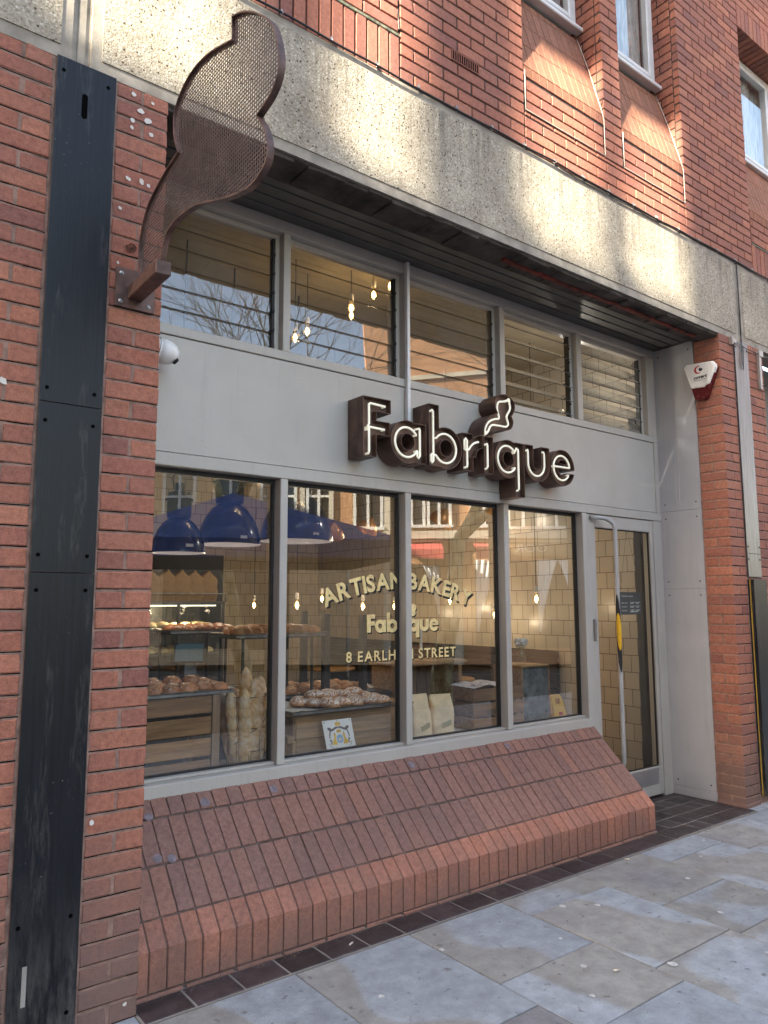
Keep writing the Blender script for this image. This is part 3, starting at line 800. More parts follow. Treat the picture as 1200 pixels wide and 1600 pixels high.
while x < XE:                                            # low course at the foot
    xb = min(x+.215, XE+.004); mb.cbox(x+.002, xb-.002, .080, .12, -.01, .013, .003, .002); x += .225
build('foot_course', mb, BRE, pl)
LEAD = pm('blue_grey_plug', (.20,.155,.165), .6, var=.3, scale=40, bump=.2)
for (u, v, r) in ((320,1254,.024),(427,1233,.022),(643,1195,.022),(792,1166,.02),(268,1342,.02),(246,1342,.02),(232,1277,.02)):
    # plugs let into the sloping bricks
    d = fw + rt*((u-600)/FPX) - up*((v-800)/FPX); nrm = Vector((0, -ux.y, ux.x))
    t = (Vector((0, SY0, SZ0))-CAM).dot(nrm)/d.dot(nrm); c = CAM+d*t
    e1 = Vector((1,0,0)); e2 = Vector((0, ux.x, ux.y)); n = 16
    mb = MB(); mb.add([c+nrm*.0032+e1*r*math.cos(6.283*k/n)+e2*r*math.sin(6.283*k/n) for k in range(n)], [tuple(range(n))]); build('plug', mb, LEAD, pl)

# ------------------------------------------------------------------ shopfront
sf = thing('shopfront', 'grey painted shopfront with four tall panes below and louvred glass above a plain fascia', 'shopfront', (2.2, .62, .6))
Y0, Y1 = .585, .69
GY = .662
mb = MB()
MX = [(.0, .085), (.912, .958), (1.784, 1.831), (2.652, 2.702), (3.505, 3.565), (4.437, 4.556)]
for i, (a, b) in enumerate(MX):
    zlo = .690 if i not in (5,) else .0
    if i == 4: zlo = .004
    if i == 0: zlo = .69
    mb.cbox(a, b, Y0, Y1, zlo, 2.196, .003)
    mb.cbox(a, b, Y0, Y1, 2.914, 3.605, .003)
mb.cbox(.0, 4.556, Y0-.002, Y1+.002, 3.606, 3.674, .003)          # head
mb.cbox(.0, 4.556, Y0-.003, Y1+.002, 2.862, 2.913, .003)          # transom under louvres
mb.cbox(.0, 4.556, Y0-.003, Y1+.002, 2.197, 2.262, .003)          # transom over panes
mb.cbox(4.500, 4.556, Y0-.001, Y1, 2.263, 2.861, .003)
mb.cbox(.0, 3.504, Y0-.028, Y1+.03, .622, .688, .005)             # sill
mb.cbox(.0, 3.504, Y0+.03, Y1+.02, .6885, .702, .003)
build('frame', mb, FRAME, sf)
mb = MB()
for k, (a, b) in enumerate(zip([m[1] for m in MX[:-1]], [m[0] for m in MX[1:]])):      # inner rebates with black beading
    if k < 4:
        for xa, xb in ((a, a+.012), (b-.012, b)): mb.box(xa, xb, GY-.012, GY+.02, .703, 2.196)
        mb.box(a+.012, b-.012, GY-.012, GY+.02, 2.172, 2.196); mb.box(a+.012, b-.012, GY-.010, GY+.02, .703, .710)
build('glazing_bead', mb, GASK, sf)
mb = MB(); mb.cbox(.0, 4.497, Y0+.004, Y1, 2.265, 2.858, .003); build('fascia_panel', mb, FASC, sf)
for k in range(4):
    a, b = MX[k][1], MX[k+1][0]
    p = MB(); p.quad((a+.010, GY, .706), (b-.010, GY, .706), (b-.010, GY, 2.178), (a+.010, GY, 2.178)); build('window_pane', p, GLASS, sf)
# louvre windows
op = [2, 2, 2, 52, 26]                                             # opening angle of each set of blades
for k in range(5):
    a, b = MX[k][1], MX[k+1][0]
    if k == 4: b = 4.437
    fr = MB(); z0, z1 = 2.914, 3.605
    fr.cbox(a+.001, b-.001, Y0+.045, Y1-.01, z1-.028, z1-.001, .002); 
    fr.cbox(a+.001, a+.014, Y0+.045, Y1-.01, z0, z1-.028, .002); fr.cbox(b-.030, b-.001, Y0+.045, Y1-.01, z0, z1-.028, .002)
    lw = build('louvre_window', fr, FRAME, sf)
    ch = MB(); ch.box(a+.0145, a+.024, Y0+.050, Y0+.085, z0, z1-.03); build('blade_channel', ch, GASK, lw)
    ch = MB(); ch.box(b-.044, b-.031, Y0+.050, Y0+.085, z0, z1-.03)
    nb = 6; hh = (z1-.03-z0)/nb
    an = R(op[k])
    for j in range(nb):
        zc = z0+hh*(j+.5)
        ch.cbox(b-.046, b-.030, Y0+.040, Y0+.062, zc-hh*.46, zc-hh*.30, .002)
    build('blade_channel', ch, GASK, lw)
    for j in range(nb):
        zc = z0+hh*(j+.5)+.004; yc = Y0+.068; L = hh*.53
        dy, dz = math.sin(an)*L, math.cos(an)*L
        sl_ = .004
        bl = MB()
        # top edge leans in, bottom edge leans out
        v = [(a+.022, yc+dy+sl_*0, zc+dz), (b-.044, yc+dy, zc+dz), (b-.044, yc-dy-sl_, zc-dz), (a+.022, yc-dy-sl_, zc-dz)]
        bl.add(v, [(0,1,2,3)]); 
        bo = build('louvre_blade', bl, LOUV if k < 3 else LOUV2, lw, fix=False)
        ed = MB(); ed.tube([(a+.022, yc-dy-sl_, zc-dz), (b-.044, yc-dy-sl_, zc-dz)], .0028, 5)  # dark line along the lower edge of each blade
        build('blade_edge', ed, pm('dark_blade_edge', (.05,.045,.035), .6, bump=0) if (k, j) == (0, 0) else bpy.data.materials['dark_blade_edge'], lw)
# white conduit over the second post
mb = MB(); mb.cbox(1.782, 1.806, .552, .582, 2.60, 3.672, .003); solo('conduit', mb, WHITEP, 'slim white vertical conduit running down the second window post behind the sign', 'conduit')

# door
dr = thing('shop_door', 'grey glazed shop door with a tall curved pull handle', 'door', (4.0, .62, .01))
mb = MB(); y0, y1 = .592, .640
DX0, DX1 = 3.568, 4.434
mb.cbox(DX0, DX0+.095, y0, y1, .02, 2.192, .003); mb.cbox(DX1-.042, DX1, y0, y1, .02, 2.192, .003)
mb.cbox(DX0+.095, DX1-.042, y0, y1, 2.095, 2.192, .003); mb.cbox(DX0+.095, DX1-.042, y0, y1, .02, .235, .003)
build('door_frame', mb, FRAME, dr)
mb = MB(); a, b = DX0+.095, DX1-.042
mb.box(a, a+.005, y0+.014, y0+.030, .235, 2.095); mb.box(b-.005, b, y0+.014, y0+.030, .235, 2.095); mb.box(a+.005, b-.005, y0+.014, y0+.030, 2.088, 2.095); mb.box(a+.005, b-.005, y0+.014, y0+.030, .235, .241)
build('glazing_bead', mb, GASK, dr)
mb = MB(); mb.quad((a+.006, .625, .24), (b-.008, .625, .24), (b-.008, .625, 2.09), (a+.006, .625, 2.09)); build('pane', mb, GLASSD, dr)
mb = MB(); mb.cbox(DX0+.01, DX1-.07, y0-.003, y0+.002, .105, .225, .001); build('kick_plate', mb, STEEL, dr)
mb = MB()
hx, hy = 3.77, .49
pts = [(3.60, .590, 2.165), (3.63, .56, 2.165)]
for i in range(9):
    t = i/8*math.pi/2; pts.append((3.66+(hx-3.66)*math.sin(t), .55-(.55-hy)*math.sin(t), 2.165-.085*(1-math.cos(t))))
pts += [(hx, hy, z) for z in (2.0, 1.8, 1.4, 1.0, .6, .36)]+[(hx, hy+.02, .30), (hx-.01, .55, .285), (hx-.02, .59, .285)]
mb.tube(pts, .0165, 14)
hd = build('handle', mb, HANDLE, dr)
def tornband(z0, z1, mi_low, mi_high, ang0, ang1, r, name, mat):
    m = MB(); n = 14; k = 34
    for i in range(k):
        za = z0+(z1-z0)*i/k; zb = z0+(z1-z0)*(i+1)/k
        t = (i+.5)/k; wd = math.sin(min(1, max(0, t))*math.pi)**.6*random.uniform(.85, 1.0)
        mid = ang0+(ang1-ang0)*t; half = mi_low*wd+.12
        vs = []; 
        for q in range(n+1):
            an = mid-half+2*half*q/n; vs += [(hx+r*math.cos(an), hy+r*math.sin(an), za), (hx+r*math.cos(an), hy+r*math.sin(an), zb+.0005)]
        m.add(vs, [(2*q, 2*q+2, 2*q+3, 2*q+1) for q in range(n)], 0, True)
    o = build(name, m, mat, hd)
tornband(1.01, 1.58, 1.5, 0, R(-120), R(-165), .0178, 'black_tape', TAPEK)
tornband(1.17, 1.44, 1.25, 0, R(-128), R(-150), .0184, 'yellow_tape', TAPEY)
mb = MB(); mb.cbox(3.600, 3.622, .575, .592, 1.24, 1.40, .004); mb.lathe([(0,-.014),(.008,-.014),(.008,.0),(0,0)], n=12, M=Matrix.Translation((3.611,.575,1.36)) @ Matrix.Rotation(R(90),4,'X')); build('lock', mb, pm('worn_lock', (.30,.28,.25), .5, .5), dr)
mb = MB(); mb.cbox(3.60, 3.70, .586, .592, 2.158, 2.172, .002); build('door_stop', mb, ALU, dr)

# ------------------------------------------------------------------ lettering helpers
_tc = {}
def text2d(body, cap=.1, bold=.0, res=5):
    key = (body, bold)
    if key not in _tc:
        cu = bpy.data.curves.new('text_tmp', 'FONT'); cu.body = body; cu.size = 1; cu.offset = bold; cu.resolution_u = res
        ob = bpy.data.objects.new('text_tmp', cu); COL.objects.link(ob)
        dg = bpy.context.evaluated_depsgraph_get(); me = ob.evaluated_get(dg).to_mesh()
        V = [(v.co.x, v.co.y) for v in me.vertices]; F = [tuple(p.vertices) for p in me.polygons]
        ob.evaluated_get(dg).to_mesh_clear(); bpy.data.objects.remove(ob); bpy.data.curves.remove(cu)
        _tc[key] = (V, F)
    V, F = _tc[key]
    k = cap/.72
    return [(x*k, y*k) for x, y in V], F
def put_text(mb, body, fn, cap, bold=.0, mi=0, width=None, res=5):
    """fn(x, z) -> 3-D; the words start at x = 0 on the baseline; width stretches them to fit"""
    V, F = text2d(body, cap, bold, res)
    if not V: return 0
    x0 = min(v[0] for v in V); x1 = max(v[0] for v in V)
    k = 1 if width is None else width/(x1-x0)
    mb.add([fn((x-x0)*k, z) for x, z in V], F, mi)
    return (x1-x0)*k

# signed-distance lettering for the neon sign
def sdf_box(X, Z, x0, x1, z0, z1):
    dx = np.maximum(x0-X, X-x1); dz = np.maximum(z0-Z, Z-z1)
    return np.maximum(dx, dz)
def sdf_ring(X, Z, cx, cz, ro, ri):
    r = np.hypot(X-cx, Z-cz); return np.maximum(r-ro, ri-r)
def contours(F, xs, zs):
    segs = {}
    nx, nz = len(xs), len(zs)
    def key_h(i, j): return ('h', i, j)
    def key_v(i, j): return ('v', i, j)
    P = {}
    def pt(k):
        if k in P: return P[k]
        t, i, j = k
        if t == 'h': a, b = F[i, j], F[i+1, j]; q = a/(a-b); P[k] = (xs[i]+(xs[i+1]-xs[i])*q, zs[j])
        else: a, b = F[i, j], F[i, j+1]; q = a/(a-b); P[k] = (xs[i], zs[j]+(zs[j+1]-zs[j])*q)
        return P[k]
    nxt = {}
    T = {1:[(3,0)],2:[(0,1)],3:[(3,1)],4:[(1,2)],5:[(3,2),(1,0)],6:[(0,2)],7:[(3,2)],8:[(2,3)],9:[(2,0)],10:[(0,3),(2,1)],11:[(2,1)],12:[(1,3)],13:[(1,0)],14:[(0,3)]}
    ins = F < 0
    for i in range(nx-1):
        for j in range(nz-1):
            c = (1 if ins[i,j] else 0)|(2 if ins[i+1,j] else 0)|(4 if ins[i+1,j+1] else 0)|(8 if ins[i,j+1] else 0)
            if c in T:
                e = [key_h(i, j), key_v(i+1, j), key_h(i, j+1), key_v(i, j)]
                for a, b in T[c]: nxt[e[a]] = e[b]
    loops = []
    while nxt:
        k0 = next(iter(nxt)); k = k0; L = []
        while k in nxt:
            L.append(pt(k)); k = nxt.pop(k)
        if len(L) > 8: loops.append(L)
    return loops
def simplify(L, tol=.0012):
    # Douglas-Peucker on a closed loop
    def dp(a):
        if len(a) < 3: return a
        p, q = np.array(a[0]), np.array(a[-1]); d = q-p; n = np.hypot(*d)
        A = np.array(a)
        ds = np.abs(d[0]*(A[:,1]-p[1])-d[1]*(A[:,0]-p[0]))/n if n > 1e-9 else np.hypot(A[:,0]-p[0], A[:,1]-p[1])
        i = int(np.argmax(ds))
        if ds[i] < tol: return [a[0], a[-1]]
        return dp(a[:i+1])[:-1]+dp(a[i:])
    h = len(L)//2
    return dp(L[:h+1])[:-1]+dp(L[h:]+[L[0]])[:-1]
def area(L): return .5*sum(L[i][0]*L[(i+1) % len(L)][1]-L[(i+1) % len(L)][0]*L[i][1] for i in range(len(L)))
def glyph(fn, x0, x1, z0, z1, st=.003):
    xs = np.arange(x0-.02, x1+.02, st); zs = np.arange(z0-.02, z1+.02, st)
    X, Z = np.meshgrid(xs, zs, indexing='ij')
    Ls = [simplify(L) for L in contours(fn(X, Z)+1e-7, xs, zs)]
    Ls.sort(key=lambda L: -abs(area(L)))
    return Ls
def rot_pts(cx, cz, r, a0, a1, n=28): return [(cx+r*math.cos(R(a0+(a1-a0)*i/n)), cz+r*math.sin(R(a0+(a1-a0)*i/n))) for i in range(n+1)]
mn, mxm = np.minimum, np.maximum
ZB = 2.352
GL = {
 'F': (lambda X, Z: mn(mn(sdf_box(X,Z,1.354,1.45,ZB,2.703), sdf_box(X,Z,1.354,1.556,2.621,2.703)), sdf_box(X,Z,1.354,1.55,2.487,2.567)), 1.35, 1.56, 2.35, 2.71),
 'a': (lambda X, Z: mn(mxm(sdf_ring(X,Z,1.684,2.473,.130,.050), X-1.80), sdf_box(X,Z,1.745,1.828,ZB,2.595)), 1.54, 1.84, 2.33, 2.61),
 'b': (lambda X, Z: mn(sdf_ring(X,Z,1.992,2.473,.132,.053), mxm(sdf_box(X,Z,1.850,1.933,ZB,2.737), -(np.hypot(X-1.992,Z-2.473)-0.0)+.053)), 1.84, 2.13, 2.33, 2.75),
 'r': (lambda X, Z: mn(sdf_box(X,Z,2.133,2.222,ZB,2.594), mxm(mxm(sdf_ring(X,Z,2.316,2.445,.152,.068), X-2.312), 2.445-Z)), 2.12, 2.32, 2.34, 2.61),
 'i': (lambda X, Z: sdf_box(X,Z,2.320,2.406,ZB,2.597), 2.31, 2.41, 2.34, 2.60),
 'q': (lambda X, Z: mn(mxm(sdf_ring(X,Z,2.549,2.471,.129,.050), X-2.66), mxm(sdf_box(X,Z,2.612,2.703,2.222,2.592), .050-np.hypot(X-2.549,Z-2.471))), 2.41, 2.71, 2.21, 2.61),
 'u': (lambda X, Z: mn(mn(sdf_box(X,Z,2.713,2.797,2.470,2.594), sdf_box(X,Z,2.880,2.965,2.470,2.594)), mxm(sdf_ring(X,Z,2.839,2.471,.127,.044), Z-2.471)), 2.70, 2.98, 2.33, 2.61),
 'e': (lambda X, Z: mxm(mn(sdf_ring(X,Z,3.108,2.472,.130,.056), sdf_box(X,Z,3.01,3.232,2.464,2.502)), -sdf_box(X,Z,3.10,3.30,2.436,2.463)), 2.97, 3.25, 2.33, 2.61),
}
def tail_outline(pts, cusps, n=6):
    """closed outline through pts, smooth except at the cusp indices"""
    N = len(pts); out_ = []
    for i in range(N):
        p1, p2 = Vector(pts[i]), Vector(pts[(i+1) % N])
        p0 = Vector(pts[i-1]) if i not in cusps else p1-(p2-p1)*.5
        p3 = Vector(pts[(i+2) % N]) if ((i+1) % N) not in cusps else p2+(p2-p1)*.5
        for k in range(n):
            t = k/n
            q = .5*((2*p1)+(-p0+p2)*t+(2*p0-5*p1+4*p2-p3)*t*t+(-p0+3*p1-3*p2+p3)*t**3)
            out_.append((q.x, q.y))
    return out_
TAIL = [(2.321,2.601),(2.329,2.659),(2.362,2.716),(2.410,2.752),(2.459,2.768),(2.432,2.812),(2.436,2.858),(2.480,2.898),(2.545,2.908),(2.603,2.884),(2.625,2.835),(2.606,2.785),(2.590,2.765),(2.606,2.727),(2.588,2.684),(2.545,2.663),(2.480,2.656),(2.425,2.640),(2.402,2.611)]
TAILO = tail_outline(TAIL, {0, 4, 12, 18})
YF = .435
sg = thing('neon_sign', 'brown channel letter sign with white neon tubes on the grey fascia', 'sign', (2.3, .585, 2.35))
NPATH = {
 'F': [[(1.400,2.372),(1.404,2.385),(1.404,2.52)], [(1.396,2.512),(1.394,2.53),(1.404,2.545),(1.404,2.662),(1.412,2.667),(1.520,2.663)], [(1.396,2.524),(1.41,2.527),(1.515,2.524)]],
 'a': [rot_pts(1.684,2.473,.090,35,330), [(1.768,2.565),(1.782,2.568),(1.786,2.56),(1.786,2.40),(1.776,2.386),(1.765,2.398),(1.765,2.428)]],
 'b': [[(1.876,2.695),(1.886,2.702),(1.894,2.695),(1.894,2.385),(1.884,2.372),(1.874,2.382),(1.874,2.42),(1.884,2.428)]+rot_pts(1.992,2.473,.092,215,500)],
 'r': [[(2.168,2.375),(2.178,2.380),(2.180,2.39),(2.180,2.55),(2.168,2.562),(2.158,2.55),(2.158,2.49),(2.175,2.485)]+rot_pts(2.30,2.435,.118,150,98,8)],
 'i': [[(2.348,2.545),(2.360,2.550),(2.364,2.54),(2.364,2.40),(2.350,2.385)]],
 'q': [rot_pts(2.549,2.471,.090,35,325), [(2.628,2.535),(2.640,2.555),(2.655,2.548),(2.657,2.53),(2.657,2.28),(2.645,2.268)]],
 'u': [[(2.742,2.555),(2.752,2.560),(2.755,2.55),(2.755,2.475)]+rot_pts(2.839,2.471,.084,180,360,16)+[(2.923,2.55),(2.915,2.562),(2.900,2.560)]],
 'e': [[(3.022,2.478),(3.192,2.480)]+rot_pts(3.108,2.472,.088,5,320)+[(3.18,2.43)]],
}
NPATH['tail'] = [tail_outline([(2.352,2.632),(2.352,2.660),(2.385,2.703),(2.440,2.728),(2.478,2.740),(2.462,2.800),(2.474,2.845),(2.515,2.858),(2.560,2.855)], set(range(0)), 4)[:-4],
                 tail_outline([(2.555,2.872),(2.582,2.855),(2.585,2.815),(2.552,2.762),(2.565,2.712),(2.540,2.690),(2.470,2.688),(2.405,2.680),(2.372,2.635),(2.352,2.622)], set(range(0)), 4)[:-4]]
def sign_letter(key, loops):
    outer, holes = loops[0], loops[1:]
    mb = MB()
    mb.prism(outer, lambda a, b, d: (a, d, b), YF+.040, YF+.044, 0, holes)
    for L in loops:                                     # returns: thin double-skinned side walls
        n = len(L)
        sgn = 1 if L is outer else -1
        ccw = area(L) > 0
        nr = []
        for i in range(n):
            a, b, c = Vector(L[i-1]), Vector(L[i]), Vector(L[(i+1) % n])
            d1 = (b-a).normalized(); d2 = (c-b).normalized(); m = Vector((d1.y+d2.y, -(d1.x+d2.x)))
            m = m.normalized() if m.length > 1e-6 else Vector((d1.y, -d1.x)); nr.append(m*(1 if ccw else -1)*sgn)
        t = .003
        ring = [(L[i], (L[i][0]-nr[i].x*t, L[i][1]-nr[i].y*t)) for i in range(n)]
        vs = []
        for (o_, i_) in ring: vs += [(o_[0], YF, o_[1]), (o_[0], .5845, o_[1]), (i_[0], YF, i_[1]), (i_[0], .5845, i_[1])]
        fs = []
        for i in range(n):
            j = (i+1) % n; a, b = 4*i, 4*j
            fs += [(a, b, b+1, a+1), (a+2, a+3, b+3, b+2), (a, a+2, b+2, b)]
        mb.add(vs, fs)
    o = build('sign_letter' if key != 'tail' else 'sign_emblem', mb, RUST2, sg)
    m2 = MB()
    for path in NPATH[key]:
        P = [Vector((p[0], YF+.012, p[1])) for p in path]
        m2.tube(P, .0068, 8)
        for e in (P[0], P[-1]): m2.tube([e, e+Vector((0,.028,0))], .0066, 8)
    build('neon_tube', m2, NEON, o)
    return o
GLOOPS = {k: glyph(*g) for k, g in GL.items()}
for k in 'Fabrique':
    sign_letter(k, GLOOPS[k])
GLOOPS['tail'] = [TAILO]
sign_letter('tail', [TAILO])

# gold lettering on the glass
mb = MB()
TY = GY-.004
def gold(body, fn, cap, bold, width=None):
    put_text(mb, body, lambda x, z: fn(x+cap*.13, z-cap*.13, .0012), cap, bold, 1, width)
    put_text(mb, body, lambda x, z: fn(x, z, 0), cap, bold, 0, width)
words = 'ARTISAN BAKERY'; Rr = 1.50; cx0, cz0 = 1.818, 1.612-1.50; cap = .098
ws = []
for ch in words:
    V, F = text2d(ch, cap, .034) if ch != ' ' else ([], [])
    ws.append((max(v[0] for v in V)-min(v[0] for v in V)) if V else cap*.36)
gap = cap*.26; tot = sum(ws)+gap*(len(ws)-1); span = 2*R(22.3)*Rr
k_ = (span-sum(ws))/(len(ws)-1); s = -span/2
for ch, wd in zip(words, ws):
    if ch != ' ':
        am = (s+wd/2)/Rr
        def fn(x, z, dy, am=am, wd=wd):
            lx = x-wd/2; return (cx0+(Rr+z)*math.sin(am)+lx*math.cos(am), TY+dy, cz0+(Rr+z)*math.cos(am)-lx*math.sin(am))
        gold(ch, fn, cap, .034)
    else: build('arched_word', mb, [GOLD, LOGOK], sf, fix=False); mb = MB()
    s += wd+k_
build('arched_word', mb, [GOLD, LOGOK], sf, fix=False); mb = MB()
s = 1.397; body = '8 EARLHAM STREET'; cap = .060
ws = []
for ch in body:
    V, F = text2d(ch, cap, .02) if ch != ' ' else ([], [])
    ws.append((max(v[0] for v in V)-min(v[0] for v in V)) if V else cap*.35)
k_ = (2.256-1.397-sum(ws))/(len(ws)-1)
for ch, wd in zip(body, ws):
    if ch != ' ': gold(ch, lambda x, z, dy, s=s: (s+x, TY+dy, 1.185+z), cap, .02)
    else: build('address_word', mb, [GOLD, LOGOK], sf, fix=False); mb = MB()
    s += wd+k_
build('address_word', mb, [GOLD, LOGOK], sf, fix=False); mb = MB()
sc = .300
for key in list('Fabriqu')+['e', 'tail']:
    L = GLOOPS[key]
    f = lambda a, b, d: (1.545+(a-1.354)*sc, d, 1.350+(b-ZB)*sc)
    f2 = lambda a, b, d: (1.545+(a-1.354)*sc+.008, d, 1.350+(b-ZB)*sc-.008)
    mb.prism(L[0], f2, TY+.0012, TY+.0016, 1, L[1:]); mb.prism(L[0], f, TY, TY+.0004, 0, L[1:])
build('name_words', mb, [GOLD, LOGOK], sf, fix=False)

# ------------------------------------------------------------------ projecting mesh sign
ps = thing('projecting_mesh_sign', 'curvy brown steel mesh emblem projecting from the left brick pier on a bracket', 'sign', (-.115, 0, 2.78))
O = [(-.083,2.800),(-.060,2.925),(-.084,3.021),(-.149,3.092),(-.279,3.139),(-.437,3.168),(-.395,3.249),(-.391,3.346),(-.453,3.401),(-.557,3.422),(-.692,3.402),(-.872,3.337),(-.867,3.422),(-.953,3.381),(-1.052,3.306),(-1.141,3.208),(-1.182,3.101),(-1.181,3.035),(-1.141,2.991),(-1.056,2.968),(-1.108,2.895),(-1.127,2.823),(-1.098,2.778),(-1.0,2.762),(-.823,2.807),(-.62,2.877),(-.451,2.900),(-.350,2.880),(-.308,2.800)]
OUT = tail_outline(O, {0, 5, 11, 12, 19, 28}, 5)
XS = -.115
mb = MB(); n = len(OUT)
vs = []; 
cen = Vector((sum(p[0] for p in OUT)/n, sum(p[1] for p in OUT)/n))
for i, p in enumerate(OUT):
    a, b, c = Vector(OUT[i-1]), Vector(p), Vector(OUT[(i+1) % n]); d = (c-a).normalized(); nr = Vector((d.y, -d.x))*.005
    q = b-nr if area(OUT) > 0 else b+nr
    vs += [(XS-.011, p[0], p[1]), (XS+.011, p[0], p[1]), (XS-.011, q.x, q.y), (XS+.011, q.x, q.y)]
fs = []
for i in range(n):
    a, b = 4*i, 4*((i+1) % n); fs += [(a, b, b+1, a+1), (a+2, a+3, b+3, b+2), (a, a+2, b+2, b), (a+1, b+1, b+3, a+3)]
mb.add(vs, fs); build('rim', mb, RUST, ps)
mb = MB()
def spans(axis, c):
    r = []
    for i in range(n):
        p, q = OUT[i], OUT[(i+1) % n]
        a, b = p[axis], q[axis]
        if (a <= c) != (b <= c): t = (c-a)/(b-a); r.append(p[1-axis]+(q[1-axis]-p[1-axis])*t)
    r.sort(); return list(zip(r[::2], r[1::2]))
pt_ = .0142; bw = .0019
y = -1.19
while y < 0:
    for a, b in spans(0, y): mb.box(XS-.0008, XS+.0004, y-bw, y+bw, a, b)
    y += pt_
z = 2.76
while z < 3.43:
    for a, b in spans(1, z): mb.box(XS-.0004, XS+.0008, a, b, z-bw, z+bw)
    z += pt_
build('mesh_panel', mb, pm('dull_brown_mesh', (.085,.058,.052), .6, .2, var=.2, scale=12, bump=.1), ps, fix=False)
mb = MB(); mb.cbox(XS-.030, XS+.030, -.315, -.008, 2.742, 2.798, .004); build('bracket_arm', mb, RUST, ps)
mb = MB(); mb.cbox(-.194, -.034, -.009, .0, 2.705, 2.870, .0015); pw = build('wall_plate', mb, RUST, ps)
mb = MB()
for bx, bz in ((-.172, 2.845), (-.172, 2.728), (-.060, 2.728), (-.060, 2.845)):
    mb.lathe([(0,.006),(.006,.005),(.008,.001),(.0095,0)], n=12, M=Matrix.Translation((bx,-.009,bz)) @ Matrix.Rotation(R(90),4,'X'))
build('bolt', mb, ALU, pw)
# chipped plaster spots by the bracket
FILL = pm('white_filler', (.66,.62,.56), .9, bump=.3)
mb = MB()
for (u, v, r) in ((209,147,.011),(220,174,.014),(231,189,.016),(207,188,.011),(206,199,.009),(237,211,.012),(239,162,.007),(199,278,.008),(202,280,.008),(221,284,.012),(232,290,.009),(188,325,.009),(184,410,.007),(143,1285,.010),(195,1569,.008),(5,595,.016)):
    c = at(u, v, -.0038); n_ = 9
    mb = MB(); mb.add([(c.x+math.cos(6.283*k/n_)*r*random.uniform(.6,1.2), c.y-random.uniform(0,.001), c.z+math.sin(6.283*k/n_)*r*random.uniform(.6,1.2)) for k in range(n_)], [tuple(range(n_))]); build('plaster_spot', mb, FILL, bld)
mb = MB(); c = at(205, 388, -.0036)
mb.add([(c.x+.026*math.cos(6.283*k/11)*random.uniform(.6,1.1), c.y, c.z+.022*math.sin(6.283*k/11)*random.uniform(.6,1.1)) for k in range(11)], [tuple(range(11))])
build('broken_brick_hole', mb, pm('broken_brick', (.10,.035,.018), .95, var=.8, scale=60, bump=.8), bld)

# ------------------------------------------------------------------ camera dome and alarm box
sc_ = thing('security_camera', 'small white dome security camera beside the left brick pier', 'security camera', (.0, .46, 2.74))
mb = MB(); M = Matrix.Translation((-.004, .46, 2.745)) @ Matrix.Rotation(R(97), 4, 'Y')
mb.lathe([(0,0),(.060,0),(.060,.155),(.056,.158),(.056,.172),(.060,.175),(.060,.195),(.056,.222),(.046,.246),(.028,.264),(0,.270)], n=40, M=M); build('housing', mb, WHITEP, sc_)
mb = MB(); e = M @ Vector((.034, -.02, .250)); mb.lathe([(0,.012),(.016,.010),(.018,-.004)], n=18, M=Matrix.Translation(e) @ Matrix.Rotation(R(128),4,'Y'))
mb.tube([M @ Vector((.0600*math.cos(a), .0600*math.sin(a), .157)) for a in [6.283*q/36 for q in range(36)]], .0015, 5, closed=True)
build('lens', mb, LOGOK, sc_)
al = thing('alarm_box', 'white and dark red burglar alarm box on the right brick pier', 'alarm box', (W-.03, .14, 3.16))
def ax(y, z, d): return (W-.004-d, y, z)
out1 = [(.270,3.425),(.245,3.445),(.035,3.425),(.015,3.395),(.010,3.375),(.105,3.150),(.125,3.140),(.185,3.145),(.200,3.155)]
mb = MB(); mb.prism(out1, ax, 0, .050); build('base', mb, REDP, al)
cov = [(.275,3.428),(.250,3.450),(.032,3.430),(.010,3.400),(.008,3.375),(.065,3.255),(.098,3.250),(.110,3.235),(.215,3.245),(.225,3.26)]
inn = [(.5*(.14)+.5*p[0]+.38*(p[0]-.14), .5*3.35+.5*p[1]+.40*(p[1]-3.35)) for p in cov]
mb = MB(); mb.prism(cov, ax, .03, .058, caps=(1,0)); nn = len(cov)
mb.add([ax(p[0], p[1], .058) for p in cov]+[ax(p[0], p[1], .064) for p in inn], [(i, (i+1) % nn, nn+(i+1) % nn, nn+i) for i in range(nn)]+[tuple(range(nn, 2*nn))])
cv = build('cover', mb, WHITEP, al)
mb = MB()
# the face is seen from -x, so the reading direction is -y
def fa(x, z, d=.0655): return (W-.004-d, .235-x, z)
lc = (.085, 3.385)
cres = [(lc[0]+.035*math.cos(R(a)), lc[1]+.033*math.sin(R(a))) for a in range(60, 301, 12)]+[(lc[0]+.008+.027*math.cos(R(a)), lc[1]+.026*math.sin(R(a))) for a in range(288, 71, -12)]
mb.prism(cres, lambda a, b, d: fa(a, b, d), .0645, .0655, 0)
mb.prism([(lc[0]+.020+.016*math.cos(6.283*k/18), lc[1]+.016*math.sin(6.283*k/18)) for k in range(18)], lambda a, b, d: fa(a, b, d), .0645, .0655, 1)
mb.prism([(lc[0]+.026+.006*math.cos(6.283*k/12), lc[1]+.010+.006*math.sin(6.283*k/12)) for k in range(12)], lambda a, b, d: fa(a, b, d), .0656, .0660, 2)
put_text(mb, 'covert', lambda x, z: fa(.040+x+z*.25, 3.312+z), .026, .04, 1, .115)
put_text(mb, 'INSTALLATIONS', lambda x, z: fa(.042+x, 3.294+z), .011, .0, 1, .112)
put_text(mb, 'co.uk', lambda x, z: fa(.122+x, 3.277+z), .009, .0, 1, .03)
build('logo', mb, [LOGOR, LOGOK, WHITEP], cv, fix=False)

